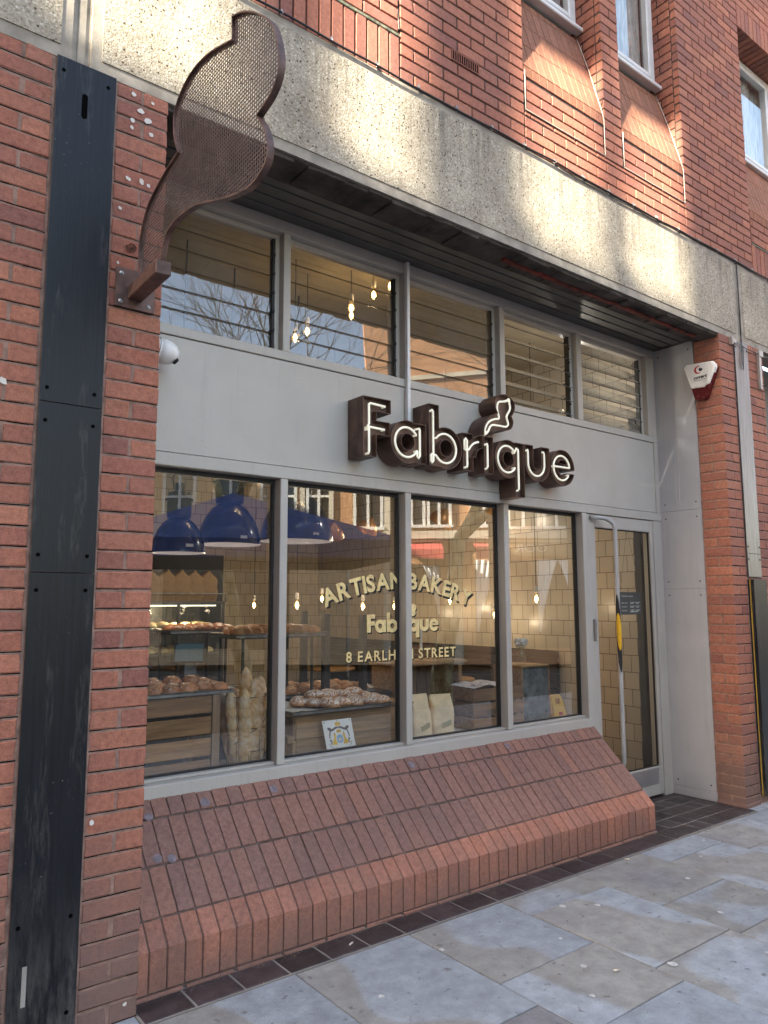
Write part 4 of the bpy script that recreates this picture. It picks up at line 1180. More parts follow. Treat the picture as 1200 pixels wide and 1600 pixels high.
# bracket and wires at the top of the right pier
br = thing('cable_bracket', 'galvanised cable bracket with loose wires at the top of the right pier', 'bracket', (4.75, 0, 3.62))
mb = MB(); mb.cbox(4.715, 4.735, -.03, -.0, 3.60, 3.665, .002); mb.cbox(4.715, 4.775, -.034, -.028, 3.615, 3.65, .002); build('bracket', mb, ALU, br); mb = MB(); mb.cbox(5.16, 5.19, -.03, 0, 3.30, 3.64, .003); mb.cbox(5.15, 5.22, -.036, -.028, 3.585, 3.64, .002); build('bracket', mb, ALU, br)
mb = MB(); mb.tube([(4.74,-.03,3.645),(4.82,-.02,3.63),(4.95,-.03,3.605),(5.15,-.03,3.60),(5.4,-.02,3.61)], .0035, 6); mb.tube([(4.90,-.01,3.72),(4.885,-.02,3.60),(4.875,-.022,3.50),(4.89,-.02,3.42),(4.90,-.02,3.5),(4.905,-.02,3.62)], .003, 6); mb.tube([(4.915,-.004,4.35),(4.912,-.006,3.67)], .004, 6)
mb.tube([(5.17,-.03,3.33),(5.3,-.02,3.35),(5.5,-.01,3.32)], .0035, 6)
build('wire', mb, CABLE, br)
# neighbouring opening beyond the right pier
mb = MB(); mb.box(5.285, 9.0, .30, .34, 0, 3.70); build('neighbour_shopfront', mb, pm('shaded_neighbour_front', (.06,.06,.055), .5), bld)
mb = MB(); mb.cbox(5.36, 5.62, .0, .29, 0, 2.9, .01); build('tan_column', mb, pm('tan_stone', (.45,.33,.20), .8, var=.2), bld)

# ------------------------------------------------------------------ shop interior: setting
XR, YB, XL, ZC = 4.84, 6.35, -1.6, 4.0
mb = MB(); mb.box(XL, XR, .70, YB, .0, .045); struct('shop_floor', mb, pm('shop_floor_boards', (.16,.12,.085), .5, isl=0, var=.2))
mb = MB(); mb.box(XL, XR+.1, .70, YB, ZC, ZC+.1); struct('shop_ceiling', mb, pm('tan_ceiling', (.30,.26,.19), .8, var=.06, bump=0))
mb = MB(); mb.box(XL, XR, YB, YB+.1, 0, ZC); struct('shop_wall_back', mb, TILEX)
mb = MB(); mb.box(XR, XR+.1, .6, YB+.1, 0, ZC); struct('shop_wall_right', mb, TILEY)
mb = MB(); mb.box(XL-.1, XL, .6, YB+.1, 0, ZC); struct('shop_wall_left', mb, TILEY)
mb = MB(); mb.box(XL, 0-.01, .61, .70, 0, ZC); struct('shop_wall_front', mb, pm('cream_plaster', (.5,.42,.3), .8))
mb = MB(); mb.box(0, 3.50, .692, 1.16, .05, .632); struct('display_platform', mb, pm('white_display_board', (.62,.61,.58), .6, var=.08))
# dark slatted panelling with bench along the right wall
bn = thing('slatted_bench', 'long dark wooden bench with a slatted high back along the tiled wall', 'bench', (4.6, 4.0, .05))
mb = MB(); z = .10
while z < 1.05: mb.cbox(4.765, 4.815, 1.92, 6.1, z, z+.066, .003); z += .074
build('backrest', mb, WOODD, bn); mb = MB(); mb.cbox(4.30, 4.765, 2.0, 6.1, .42, .47, .006); mb.box(4.34, 4.38, 2.05, 6.0, .05, .42); build('seat', mb, WOODD, bn)
mb = MB(); mb.cbox(4.790, 4.838, .945, 1.015, .05, 3.2, .003); solo('wall_post', mb, pm('dark_grey_trim', (.035,.038,.045), .5), 'dark grey vertical post on the cream tiles seen through the door', 'post')
mb = MB(); mb.cbox(4.826, 4.839, .86, .93, .40, .50, .004); mb.cbox(4.822, 4.828, .885, .905, .44, .465, .002); solo('wall_socket', mb, WHITEP, 'small square white wall socket beside the dark post', 'socket')

# ------------------------------------------------------------------ pendant lamps
ENAM = pm('dark_enamel_blue_reflection', (.012,.020,.050), .16, var=.1, bump=.02, coat=.5)  # dark enamel with the gazebo's reflected blue mixed into its colour
ENAMW = pm('white_enamel_inside', (.34,.34,.40), .3, var=.03, bump=0)
HOUS = pm('black_lamp_housing', (.018,.018,.02), .3, var=.2, bump=.05)
def pendant(loc, r, label, group):
    t = thing('pendant_lamp', label, 'lamp', loc, group)
    x, y, z = loc; s = r/.24
    mb = MB(); pr = [(.24,0),(.234,.05),(.215,.12),(.18,.20),(.135,.265),(.09,.30),(.07,.31)]
    mb.lathe([(a*s, b*s) for a, b in pr], (x, y, z), 40); sh = build('lamp_shade', mb, ENAM, t)
    mb = MB(); mb.lathe([((a-.004)*s, b*s) for a, b in pr], (x, y, z-.001), 40); mb.lathe([(.24*s,0),(.236*s,-.003)], (x,y,z), 40); build('shade_lining', mb, ENAMW, sh)
    mb = MB(); mb.lathe([((.07)*s,.30*s),(.10*s,.31*s),(.105*s,.33*s),(.105*s,.46*s),(.125*s,.465*s),(.125*s,.475*s),(.105*s,.48*s),(.10*s,.53*s),(.05*s,.55*s),(.04*s,.56*s),(.04*s,.62*s),(0,.63*s)], (x,y,z), 30); build('lamp_housing', mb, HOUS, t)
    mb = MB(); mb.lathe([(0,-.0)] + [(.045*math.sin(a), .06-.06*math.cos(a)) for a in [q*math.pi/8 for q in range(1,8)]], (x,y,z+.06*s), 16); build('bulb', mb, WHITEP, t)
    mb = MB(); mb.tube([(x, y, z+.62*s), (x+.01, y, z+.8), (x-.01, y, z+1.0), (x, y, ZC)], .006, 6); mb.tube([(x-.05*s, y, z+.56*s), (x-.07*s, y, z+.66*s), (x, y, z+.78*s)], .004, 6); build('cord', mb, CABLE, t)
    mb = MB(); mb.box(x-.02, x+.03, y-r*.985, y-r*.975, z+.03, z+.05); build('badge', mb, WHITEP, sh)
    ld = bpy.data.lights.new('display_fill', 'POINT'); ld.energy = .8; ld.color = (1.0,.80,.56); ld.shadow_soft_size = .06  # added fill for the window display; the pendant itself is unlit
    lo = bpy.data.objects.new('display_fill', ld); COL.objects.link(lo); lo.parent = t; lo.location = (0, 0, -.25)
    return t
for (u0, u1, v, y, lab) in ((236, 318, 864, 1.75, 'dark enamel pendant lamp half hidden by the left brick pier'), (310, 402, 851, 1.95, 'dark enamel pendant lamp in the middle of the left pane'), (411, 511, 846, 2.10, 'dark enamel pendant lamp crossed by the first window post')):
    a, b = at(u0, v, y), at(u1, v, y); c = (a+b)/2
    pendant((c.x, c.y, c.z), (b.x-a.x)/2, lab, 'large enamel pendant lamps')

SPUN = pm('copper_cone', (.55,.28,.09), .35, .6, var=.1, bump=.05)
SPUNI = emis('lit_cone_inside', (1.0,.52,.16), .10, (.8,.5,.25))
def cone_lamp(u, v, y, r, tilt, label):
    c = at(u, v, y); t = thing('cone_lamp', label, 'lamp', c, 'small copper cone lamps')
    M = Matrix.Translation(c) @ Matrix.Rotation(R(tilt), 4, 'Y') @ Matrix.Rotation(R(28), 4, 'X')
    pr = [(1,0),(.96,.25),(.80,.65),(.5,1.0),(.2,1.2),(.15,1.3),(0,1.32)]
    mb = MB(); mb.lathe([(a*r, b*r) for a, b in pr], n=32, M=M); sh = build('lamp_shade', mb, SPUN, t)
    mb = MB(); mb.lathe([((a*.97)*r, b*r*.97) for a, b in pr[:-1]], n=32, M=M); build('shade_lining', mb, SPUNI, sh)
    mb = MB(); mb.lathe([(0,0)]+[(.22*r*math.sin(a), .3*r-.3*r*math.cos(a)) for a in [q*math.pi/8 for q in range(1,9)]], n=14, M=M @ Matrix.Translation((0,0,.05*r))); build('bulb', mb, BULB, t)
    ld = bpy.data.lights.new('cone_light', 'POINT'); ld.energy = .8; ld.color = (1.0,.80,.58); ld.shadow_soft_size = .04
    lo = bpy.data.objects.new('cone_light', ld); COL.objects.link(lo); lo.parent = t; lo.location = (M @ Vector((0,0,-.05)))-c
    mb = MB(); e = M @ Vector((0,0,1.3*r)); mb.tube([e, (e.x, e.y, ZC)], .004, 5); build('cord', mb, CABLE, t)
cone_lamp(519, 838, 2.6, .105, -14, 'small copper cone lamp under the edge of the first enamel pendant')
cone_lamp(572, 830, 2.9, .11, 10, 'small copper cone lamp left of the second window post')
cone_lamp(686, 818, 2.7, .13, 14, 'largest copper cone lamp, in the third pane')
cone_lamp(771, 800, 2.4, .105, -10, 'small copper cone lamp at the right edge of the third pane')

def bulb_lamp(u, v, y, label, top=ZC, watts=None):
    c = at(u, v, y); t = thing('bulb_pendant', label, 'lamp', c, 'bare filament bulbs on cords')
    mb = MB(); r = .030
    mb.lathe([(0,-.045),(.018,-.04),(.029,-.022),(r,0),(.026,.022),(.016,.045),(.014,.055)], c, 18); build('bulb', mb, BULBG, t)
    mb = MB(); mb.lathe([(0,-.03),(.012,-.022),(.016,-.005),(.013,.012),(.004,.025),(0,.026)], c, 12); build('filament', mb, BULB, t)
    mb = MB(); mb.lathe([(.014,.05),(.019,.055),(.019,.10),(.008,.11),(0,.112)], c, 14); build('socket', mb, WHITEP, t)
    mb = MB(); mb.tube([(c.x,c.y,c.z+.11),(c.x,c.y,top)], .0035, 5); build('cord', mb, CABLE, t)
    ld = bpy.data.lights.new('bulb_light', 'POINT'); ld.energy = watts or BULB_W; ld.color = (1.0,.77,.52) if watts is None else ((1.0,.95,.88) if watts > 1 else (1.0,.74,.42)); ld.shadow_soft_size = .035
    lo = bpy.data.objects.new('bulb_light', ld); COL.objects.link(lo); lo.location = (0, 0, -.09); lo.parent = t
    return t
BULB_W = .5
for u, v, y, lab in ((464,945,3.0,'lit filament bulb on a cord just right of the first window post'), (567,947,3.2,'brightest filament bulb, over the two black posts in the second pane'), (616,947,4.0,'filament bulb just left of the second window post'), (397,945,4.6,'far filament bulb seen in the left pane'), (703,938,3.2,'filament bulb hanging in front of the word bakery'), (773,960,2.5,'filament bulb near the right edge of the third pane'), (838,935,1.7,'far filament bulb seen in the fourth pane'), (503,935,3.9,'filament bulb behind the first letter of the arched words')):
    bulb_lamp(u, v, y, lab)
for u, v, y, lab in ((610,446,1.25,'bulb near the top right of the second louvre window'), (584,460,1.35,'bulb left of the highest one in the second louvre window'), (549,481,1.45,'upper of two close bulbs in the second louvre window'), (549,492,1.6,'lower of two close bulbs in the second louvre window'), (480,517,1.7,'bulb low in the middle of the second louvre window'), (461,527,1.55,'bulb at the lower left of the second louvre window')):
    c = at(u, v, y)
    if c.z < ZC-.12: bulb_lamp(u, v, y, lab, watts=.25)

bulb_lamp(903, 606, 1.05, 'bulb seen between the open blades of the fourth louvre window', watts=2.2)

# ------------------------------------------------------------------ crates, trays and pastries
def slat_crate(name, label, loc, rot, L, D, Hh, rows, mat, postw=.045, gap=.018, cat='crate', group=None, th=.014):
    t = thing(name, label, cat, loc, group); t.rotation_euler = (0, 0, rot)
    ph = (Hh-gap*(rows-1))/rows
    def b_(nm, mb): 
        o = build(nm, mb, mat); o.parent = t; return o
    mb = MB()
    for i in range(rows):
        z = i*(ph+gap)
        mb.cbox(0, L-.0, -th, 0, z, z+ph, .003, .0015); mb.cbox(0, L, D, D+th, z, z+ph, .003, .0015)
        mb.cbox(-.0, th, .001, D-.001, z, z+ph, .003, .0015); mb.cbox(L-th, L, .001, D-.001, z, z+ph, .003, .0015)
    b_('slat', mb)
    mb = MB()
    for x in (th+.001, L-th-postw-.001):
        for y in (.001, D-.031): mb.cbox(x, x+postw, y, y+.03, 0, Hh-.004, .003)
    b_('corner_post', mb)
    mb = MB(); mb.box(th, L-th, .02, D-.02, .01, .02); b_('base_board', mb)
    return t
# crate under the first tray, end post outside
cr = thing('slatted_crate', 'brown slatted wooden crate in the left window, under the tray of cinnamon buns', 'crate', (.12, .78, .64))
mb = MB(); z0 = .64; ph = .088; gp = .019
for i in range(4):
    z = z0+i*(ph+gp)-.0; mb.cbox(.0, .625, .765, .780, z+.001, z+ph, .003, .0015)
    mb.cbox(.655, .669, .795, 1.10, z+.001, z+ph, .003, .0015)
build('slat', mb, WOODB, cr)
mb = MB(); mb.cbox(.627, .670, .757, .792, z0, 1.052, .003); mb.cbox(.0, .04, .782, .81, z0, 1.05, .003); mb.cbox(.62, .655, 1.06, 1.095, z0, 1.05, .003); build('corner_post', mb, WOODV, cr)
mb = MB(); mb.cbox(.0, .655, 1.10, 1.114, z0, 1.05, .003); build('back_board', mb, WOODD, cr)
# chest
chs = thing('wooden_chest', 'weathered plank chest in the second window, behind the white plaque', 'chest', (1.5, .95, .64))
mb = MB()
for za, zb in ((.640, .758), (.762, .885)): mb.cbox(1.155, 2.02, .800, .822, za, zb, .004, .002); mb.cbox(1.135, 1.155, .802, 1.14, za, zb, .004, .002)
build('plank', mb, WOODW, chs)
mb = MB(); mb.cbox(1.095, 1.134, .79, .90, .745, .785, .004); build('side_handle', mb, WOODW, chs)
mb = MB(); mb.cbox(1.10, 2.03, .812, 1.15, .887, .902, .003); build('lid', mb, WOODW, chs)

METAL = pm('baking_tray_metal', (.22,.22,.22), .4, .8, var=.2, scale=20, bump=.1)
PAPER = pm('baking_paper', (.62,.58,.50), .8, var=.12, scale=8, bump=.5, bscale=30)
def tray(label, x0, x1, y0, y1, z, tiltx=0, group='baking trays'):
    t = thing('baking_tray', label, 'tray', ((x0+x1)/2, (y0+y1)/2, z), group)
    mb = MB(); mb.box(x0, x1, y0, y1, z, z+.003)
    for a in ((x0,x1,y0-.006,y0),(x0,x1,y1,y1+.006),(x0-.006,x0,y0-.006,y1+.006),(x1,x1+.006,y0-.006,y1+.006)): mb.box(*a, z+.0005, z+.014)
    build('tray_base', mb, METAL, t)
    mb = MB(); nx, ny = 26, 12; vs = []
    for i in range(nx+1):
        for j in range(ny+1):
            e = max(abs(i/nx-.5), abs(j/ny-.5))*2; zz = z+.005+(.015 if e > .97 else 0)+random.uniform(0, .008 if e > .97 else .0015)
            ex = .014 if e > .97 else 0
            vs.append((x0-ex+(x1-x0+2*ex)*i/nx, y0-ex+(y1-y0+2*ex)*j/ny, zz))
    mb.add(vs, [(i*(ny+1)+j, (i+1)*(ny+1)+j, (i+1)*(ny+1)+j+1, i*(ny+1)+j+1) for i in range(nx) for j in range(ny)], 0, True)
    build('baking_paper', mb, PAPER, t, fix=False)
def crust(name, c1, c2, sugar=.0, sug=(.85,.82,.75), th=.56):
    N = NT(name); P = N.pos(local=True)
    n = N.noise(P, 22, 5, .6)
    geo = N.n('ShaderNodeNewGeometry'); sp = N.n('ShaderNodeSeparateXYZ'); N.l(P, sp.inputs[0])
    c = N.ramp(n, [(.3, c1), (.7, c2)])
    ob = N.n('ShaderNodeObjectInfo').outputs['Random']
    c = N.mix(1.0, c, N.ramp(ob, [(0, (.72,.70,.68)), (1, (1.25,1.2,1.15))]), 'MULTIPLY')
    if sugar:
        nz = N.n('ShaderNodeSeparateXYZ'); N.l(geo.outputs['Normal'], nz.inputs[0])
        q = N.noise(P, 75, 3, .7); m = N.math('MULTIPLY', N.ramp(q, [(th, (0,0,0)), (th+.07, (1,1,1))]), N.ramp(nz.outputs[2], [(.15, (0,0,0)), (.55, (1,1,1))]))
        c = N.mix(N.math('MULTIPLY', m, sugar), c, sug)
    h = N.math('ADD', n, N.math('MULTIPLY', N.noise(P, 120, 3), .3))
    N.bsdf(c, .42, 0, N.bump(h, .5, .004), .5)
    return N.m
CRB = crust('cinnamon_bun_crust', (.19,.065,.02), (.55,.23,.075), .95, th=.585)
CRW = crust('sugar_dusted_crust', (.33,.13,.045), (.58,.29,.11), .95, (.86,.82,.76), th=.47)
CRC = crust('croissant_crust', (.20,.07,.02), (.54,.25,.08))
CRD = crust('dark_rye_roll_crust', (.10,.032,.012), (.30,.11,.04), .8, th=.62)
CRP = crust('pale_roll_crust', (.50,.36,.18), (.72,.58,.34), .5)
def knot_mesh(name, r, mat, h=.62, seed=0, strands=5, amp=.13):
    rnd = random.Random(seed); mb = MB(); nu, nv = 26, 12; vs = []
    ph = rnd.uniform(0, 6.28)
    for j in range(nv+1):
        th = math.pi*j/nv
        for i in range(nu):
            a = 2*math.pi*i/nu
            k = 1+amp*abs(math.sin(strands*.5*a+ph+2.4*th))*math.sin(th)-amp*.4+.03*math.sin(7*a+3*th+ph)
            x = r*k*math.sin(th)*math.cos(a); y = r*k*math.sin(th)*math.sin(a); z = r*h*k*math.cos(th)
            if z < 0: z *= .35
            vs.append((x, y, z+r*h*.33))
    fs = [(j*nu+i, j*nu+(i+1) % nu, (j+1)*nu+(i+1) % nu, (j+1)*nu+i) for j in range(nv) for i in range(nu)]
    mb.add(vs, fs, 0, True); return build(name, mb, mat, data_only=True)
def twist_mesh(name, L, r, mat, bend=.25, seed=0):
    mb = MB(); n = 22; pts = []; rs = []
    for i in range(n+1):
        t = i/n*2-1; pts.append((t*L/2, bend*L*(t*t)-.25*bend*L, r*.75)); rs.append(r*(1-abs(t)**2.4*.72)*(1+.16*abs(math.sin(i*1.35+seed))))
    mb.tube(pts, rs, 12); return build(name, mb, mat, data_only=True)
BUN = [knot_mesh('cinnamon_bun', .048, CRB, .80, s, 6+s % 3, .34) for s in range(4)]
SUG = [knot_mesh('sugared_bun', .054, CRW, .75, s+9, 7, .30) for s in range(3)]
ROL = [knot_mesh('bread_roll', .050, CRP, .65, s+20, 2, .05) for s in range(2)]
RYE = [knot_mesh('dark_bun', .048, CRD, .65, s+30, 5, .15) for s in range(2)]
CRO = [twist_mesh('croissant', .135, .030, CRC, .22, s) for s in range(3)]
def scatter(meshes, name, label, cat, group, x0, x1, y0, y1, z, nx, ny, jit=.010, top=0.0, sc=(.9,1.1), skip=None):
    k = 0
    for j in range(ny):
        for i in range(nx):
            if skip and skip(i, j): continue
            x = x0+(x1-x0)*(i+.5)/nx+random.uniform(-jit, jit)+(.5*(x1-x0)/nx if (j % 2 and i < nx-1) else 0); y = y0+(y1-y0)*(j+.5)/ny+random.uniform(-jit, jit)
            o = bpy.data.objects.new(name, random.choice(meshes)); COL.objects.link(o)
            s_ = random.uniform(*sc); o.location = (x, y, z+random.uniform(0, .003)+top*math.sin(math.pi*(i+.5)/nx)*math.sin(math.pi*(j+.5)/max(1,ny))); o.scale = (s_, s_, s_); o.rotation_euler = (random.uniform(-.12,.12), random.uniform(-.12,.12), random.uniform(0, 6.28))
            tag(o, label, cat, group); k += 1
# tray A
tray('baking tray of cinnamon buns on the slatted crate at the left', .06, .742, .762, 1.12, 1.055)
scatter(BUN, 'cinnamon_bun', 'knotted cinnamon bun with pearl sugar on the tray above the slatted crate', 'bun', 'cinnamon buns on the left tray', .10, .735, .775, 1.10, 1.063, 7, 4, .008)
scatter(BUN, 'cinnamon_bun', 'knotted cinnamon bun with pearl sugar on the tray above the slatted crate', 'bun', 'cinnamon buns on the left tray', .20, .66, .86, 1.06, 1.092, 4, 1, .012)
# tray B
tray('large baking tray of sugar dusted buns on the weathered chest', 1.10, 1.80, .735, 1.12, .905)
scatter(SUG, 'sugared_bun', 'sugar dusted bun on the tray above the weathered chest', 'bun', 'sugar dusted buns on the chest tray', 1.24, 1.80, .755, 1.12, .913, 6, 4, .008, skip=lambda i, j: i == 0 and j == 0)
scatter(SUG, 'sugared_bun', 'sugar dusted bun on the tray above the weathered chest', 'bun', 'sugar dusted buns on the chest tray', 1.36, 1.72, .90, 1.08, .945, 4, 1, .012)
# counter behind with trays
ctr = thing('shop_counter', 'dark shop counter behind the window display, carrying trays of pastries', 'counter', (1.3, 1.6, .05))
mb = MB(); mb.cbox(.2, 2.25, 1.25, 2.10, .05, .90, .005); build('body', mb, pm('black_counter', (.018,.018,.02), .4), ctr)
mb = MB(); mb.cbox(.15, 2.30, 1.22, 2.13, .902, .925, .004); build('counter_top', mb, pm('dark_stone_top', (.03,.028,.026), .2), ctr)
tray('baking tray of dark glazed buns on the counter, seen in the left pane', .62, 1.22, 1.28, 1.72, .927)
scatter(RYE, 'dark_bun', 'dark glazed bun on the counter tray behind the baguettes', 'bun', 'dark buns on the counter tray', .66, 1.2, 1.30, 1.70, .936, 5, 4, .006)
tray('baking tray of golden twists on the counter behind the chest', 1.35, 2.05, 1.26, 1.66, .927)
scatter(CRO, 'pastry_twist', 'golden pastry twist on the counter tray behind the chest', 'pastry', 'pastry twists on the counter tray', 1.38, 2.04, 1.28, 1.66, .936, 6, 4, .006, sc=(.75,.95))
# raised trays on a thin stand
for (x0, x1, y0, y1, zt, lab, trl, pl_, meshes, nm, grp) in (
    (.98, 1.60, 1.20, 1.55, 1.315, 'thin black wire stand holding the right raised tray', 'raised baking tray of croissants crossing the first window post', 'golden croissant on the raised tray that crosses the first window post', CRO, 'croissant', 'croissants on the right raised tray'),
    (.74, 1.20, 1.62, 1.95, 1.335, 'thin black wire stand holding the left raised tray', 'raised baking tray of dark pastries in the left pane', 'dark glazed pastry on the raised tray in the left pane', RYE, 'dark_pastry', 'dark pastries on the left raised tray')):
    t = thing('tray_stand', lab, 'stand', ((x0+x1)/2, (y0+y1)/2, .925), 'tray stands')
    for i, (x, y) in enumerate(((x0+.05,y0+.02),(x1-.08,y0+.02),(x0+.05,y1-.02),(x1-.08,y1-.02))):
        mb = MB(); mb.cbox(x-.007, x+.007, y-.007, y+.007, .926, zt-.008, .001); build('leg', mb, GASK, t)
    mb = MB(); mb.cbox(x0+.02, x1-.02, y0+.01, y1-.01, zt-.008, zt-.001, .001); build('shelf', mb, GASK, t)
    tray(trl, x0, x1, y0, y1, zt)
    nx = 8 if meshes is CRO else 6
    scatter(meshes, nm, pl_, 'pastry', grp, x0+.03, x1-.02, y0+.02, y1-.02, zt+.008, nx, 4, .008, top=.012)
# tall black posts of the glass screen
for u, y, v, lab in ((475, 1.75, 955, 'black square post nearest the first window post'), (509, 1.24, 959, 'thick black square post right of the raised tray'), (567, 1.24, 960, 'black square post left of the gold word on the glass')):
    p = at(u, v, y); mb = MB(); mb.cbox(p.x-.022, p.x+.022, p.y-.022, p.y+.022, .926, p.z, .002)
    solo('screen_post', mb, GASK, lab, 'post', 'black posts of the counter screen')
# tablet till
tb = thing('tablet_till', 'tilted tablet till on a stand at the left of the counter', 'till', at(290, 1040, 1.6))
c = at(296, 1020, 1.58); M = Matrix.Translation(c) @ Matrix.Rotation(R(-28), 4, 'Z') @ Matrix.Rotation(R(58), 4, 'X')
mb = MB(); mb.cbox(-.095, .095, -.07, .07, -.006, .006, .004, M=M); build('casing', mb, GASK, tb)
mb = MB(); mb.box(-.085, .085, -.06, .06, .0062, .0068, M=M); build('screen', mb, pm('dim_teal_screen', (.10,.19,.23), .15, bump=0), tb)
mb = MB(); mb.cbox(c.x-.03, c.x+.05, c.y+.0, c.y+.06, .926, c.z-.03, .003); build('stand', mb, pm('grey_stand', (.16,.16,.17), .4), tb)
# glass cabinet with rolls, flour bags on top
a = at(238, 938, 2.5); b = at(352, 938, 2.5)
cx0_, cx1_, ctz = a.x-.25, b.x, a.z
cab_ = thing('glass_cabinet', 'glass fronted display cabinet of rolls behind the counter at the far left', 'cabinet', ((cx0_+cx1_)/2, 2.7, .05))
mb = MB()
for x in (cx0_, (cx0_+cx1_)/2+.03, cx1_-.025): mb.cbox(x, x+.022, 2.5, 2.52, .05, ctz-.03, .002)
mb.cbox(cx0_, cx1_, 2.5, 3.0, ctz-.03, ctz-.006, .002); mb.cbox(cx0_, cx1_, 2.98, 3.0, .05, ctz-.03, .002); mb.cbox(cx0_, cx1_, 2.5, 3.0, .05, .95, .002)
build('cabinet_frame', mb, pm('dark_cabinet_metal', (.06,.06,.06), .4, .3), cab_)
mb = MB()
for z in (1.14, 1.33): mb.box(cx0_+.02, cx1_-.02, 2.52, 2.97, z, z+.008)
build('shelf', mb, METAL, cab_)
mb = MB(); mb.box(cx0_+.023, cx1_-.026, 2.506, 2.509, .96, ctz-.035); build('pane', mb, CLEAR, cab_)
mb = MB(); mb.box(cx0_+.05, cx1_-.05, 2.56, 2.60, ctz-.045, ctz-.035); build('strip_light', mb, CASEL, cab_)
ld = bpy.data.lights.new('cabinet_light', 'POINT'); ld.energy = 1.0; ld.color = (1,.78,.5); ld.shadow_soft_size = .03; lo = bpy.data.objects.new('cabinet_light', ld); COL.objects.link(lo); lo.parent = cab_; lo.location = (.1, -.1, ctz-.13)
scatter(ROL, 'bread_roll', 'pale bread roll on the upper shelf of the glass cabinet', 'bread roll', 'rolls on the upper cabinet shelf', cx0_+.05, cx1_-.05, 2.55, 2.9, 1.338, 8, 3, .008)
scatter(ROL, 'bread_roll', 'pale bread roll on the lower shelf of the glass cabinet', 'bread roll', 'rolls on the lower cabinet shelf', cx0_+.05, cx1_-.05, 2.55, 2.9, 1.148, 8, 3, .008)
mb = MB(); mb.tube([(cx0_, 2.51, ctz+.05), (cx1_+.01, 2.51, ctz+.05), (cx1_+.01, 2.98, ctz+.05)], .006, 6); mb.tube([(cx1_+.01,2.51,ctz-.01),(cx1_+.01,2.51,ctz+.05)], .006, 6); build('guard_rail', mb, METAL, cab_)
KRAFT = pm('brown_kraft_paper', (.22,.135,.065), .8, var=.12, scale=10, bump=.8, bscale=14, bdist=.012, local=True)
KRAFTL = pm('pale_kraft_paper', (.88,.68,.42), .75, var=.10, scale=6, bump=1.0, bscale=9, bdist=.02, local=True)
def bag_mesh(name, w_, d_, h_, mat, seed=0, fold=.12):
    rnd = random.Random(seed); mb = MB(); nz = 16; nx = 28; vs = []
    for j in range(nz+1):
        t = j/nz
        sq = 1-.9*max(0, (t-.72)/.28)**1.3
        for i in range(nx):
            a = 2*math.pi*i/nx; ca, sa = math.cos(a), math.sin(a)
            ex = 3.5
            rr = (abs(ca)**ex+abs(sa)**ex)**(-1/ex)
            bul = 1+.06*math.sin(math.pi*min(1, t*1.3))+.015*rnd.uniform(-1,1)
            if j == 0: bul *= .93
            x = w_/2*rr*ca*bul*(1-.03*max(0, t-.6)); y = d_/2*rr*sa*(bul*sq if sq > .06 else .06)
            vs.append((x+.004*math.sin(9*t+seed), y+.003*math.sin(14*t+i*.4), h_*t))
    fs = [(j*nx+i, j*nx+(i+1) % nx, (j+1)*nx+(i+1) % nx, (j+1)*nx+i) for j in range(nz) for i in range(nx)]
    fs.append(tuple(range(nz*nx, (nz+1)*nx)))
    mb.add(vs, fs, 0, True)
    mb.cbox(-w_/2*.96, w_/2*.96, -d_*.05-.004, d_*.05, h_*.93, h_*1.0+.004, .003, .002)
    return build(name, mb, mat, data_only=True)
fb = bag_mesh('flour_bag', .115, .16, .235, KRAFT, 3)
for i in range(9):
    o = bpy.data.objects.new('flour_bag', fb); COL.objects.link(o); o.location = (cx1_-.085-.116*i, 2.66+random.uniform(-.015,.015), ctz-.005); o.rotation_euler = (0, 0, random.uniform(-.25,.25)+R(80))
    tag(o, 'brown paper flour bag in the row on top of the glass cabinet', 'paper bag', 'flour bags on the cabinet')
mb = MB(); a = at(350, 868, 3.1); mb.cbox(XL+.01, a.x, 3.1, 3.5, .05, a.z, .004); solo('dark_shelving', mb, GASK, 'black shelving unit rising behind the row of flour bags', 'shelving')
# baguettes in a wire basket
bc = Vector((.885, .885, .634))
wb = thing('wire_basket', 'tall round wire basket of baguettes beside the slatted crate', 'basket', bc)
mb = MB()
for z, r in ((.004,.100),(.10,.104),(.22,.110),(.385,.118)): mb.tube([(bc.x+r*math.cos(6.283*k/28), bc.y+r*math.sin(6.283*k/28), bc.z+z) for k in range(28)], .002, 6, closed=True)
for k in range(10): a = 6.283*k/10; mb.tube([(bc.x, bc.y, bc.z+.004), (bc.x+.100*math.cos(a), bc.y+.100*math.sin(a), bc.z+.004), (bc.x+.118*math.cos(a), bc.y+.118*math.sin(a), bc.z+.385)], .0016, 5)
mb.tube([(bc.x+.111*math.cos(a), bc.y+.111*math.sin(a), bc.z+.14+.16*(k/12)) for k, a in enumerate([R(-150+11*q) for q in range(13)])], .0022, 5)
build('wire_frame', mb, GASK, wb)
def baguette_mat():
    N = NT('floured_baguette_crust'); P = N.pos(local=True)
    n = N.noise(P, 30, 5); c = N.ramp(n, [(.3, (.48,.26,.10)), (.7, (.76,.52,.26))])
    f = N.noise(N.pos((1,1,.5), local=True), 26, 4, .65); c = N.mix(N.ramp(f, [(.46, (0,0,0)), (.64, (.65,.65,.65))]), c, (.80,.70,.55))
    sl2 = N.noise(N.pos((1,1,3.2), local=True), 6, 2); c = N.mix(N.ramp(sl2, [(.60, (0,0,0)), (.66, (.7,.7,.7))]), c, (.34,.15,.05))
    N.bsdf(c, .6, 0, N.bump(N.math('ADD', n, f), .6, .005), .3); return N.m
BAG = baguette_mat()
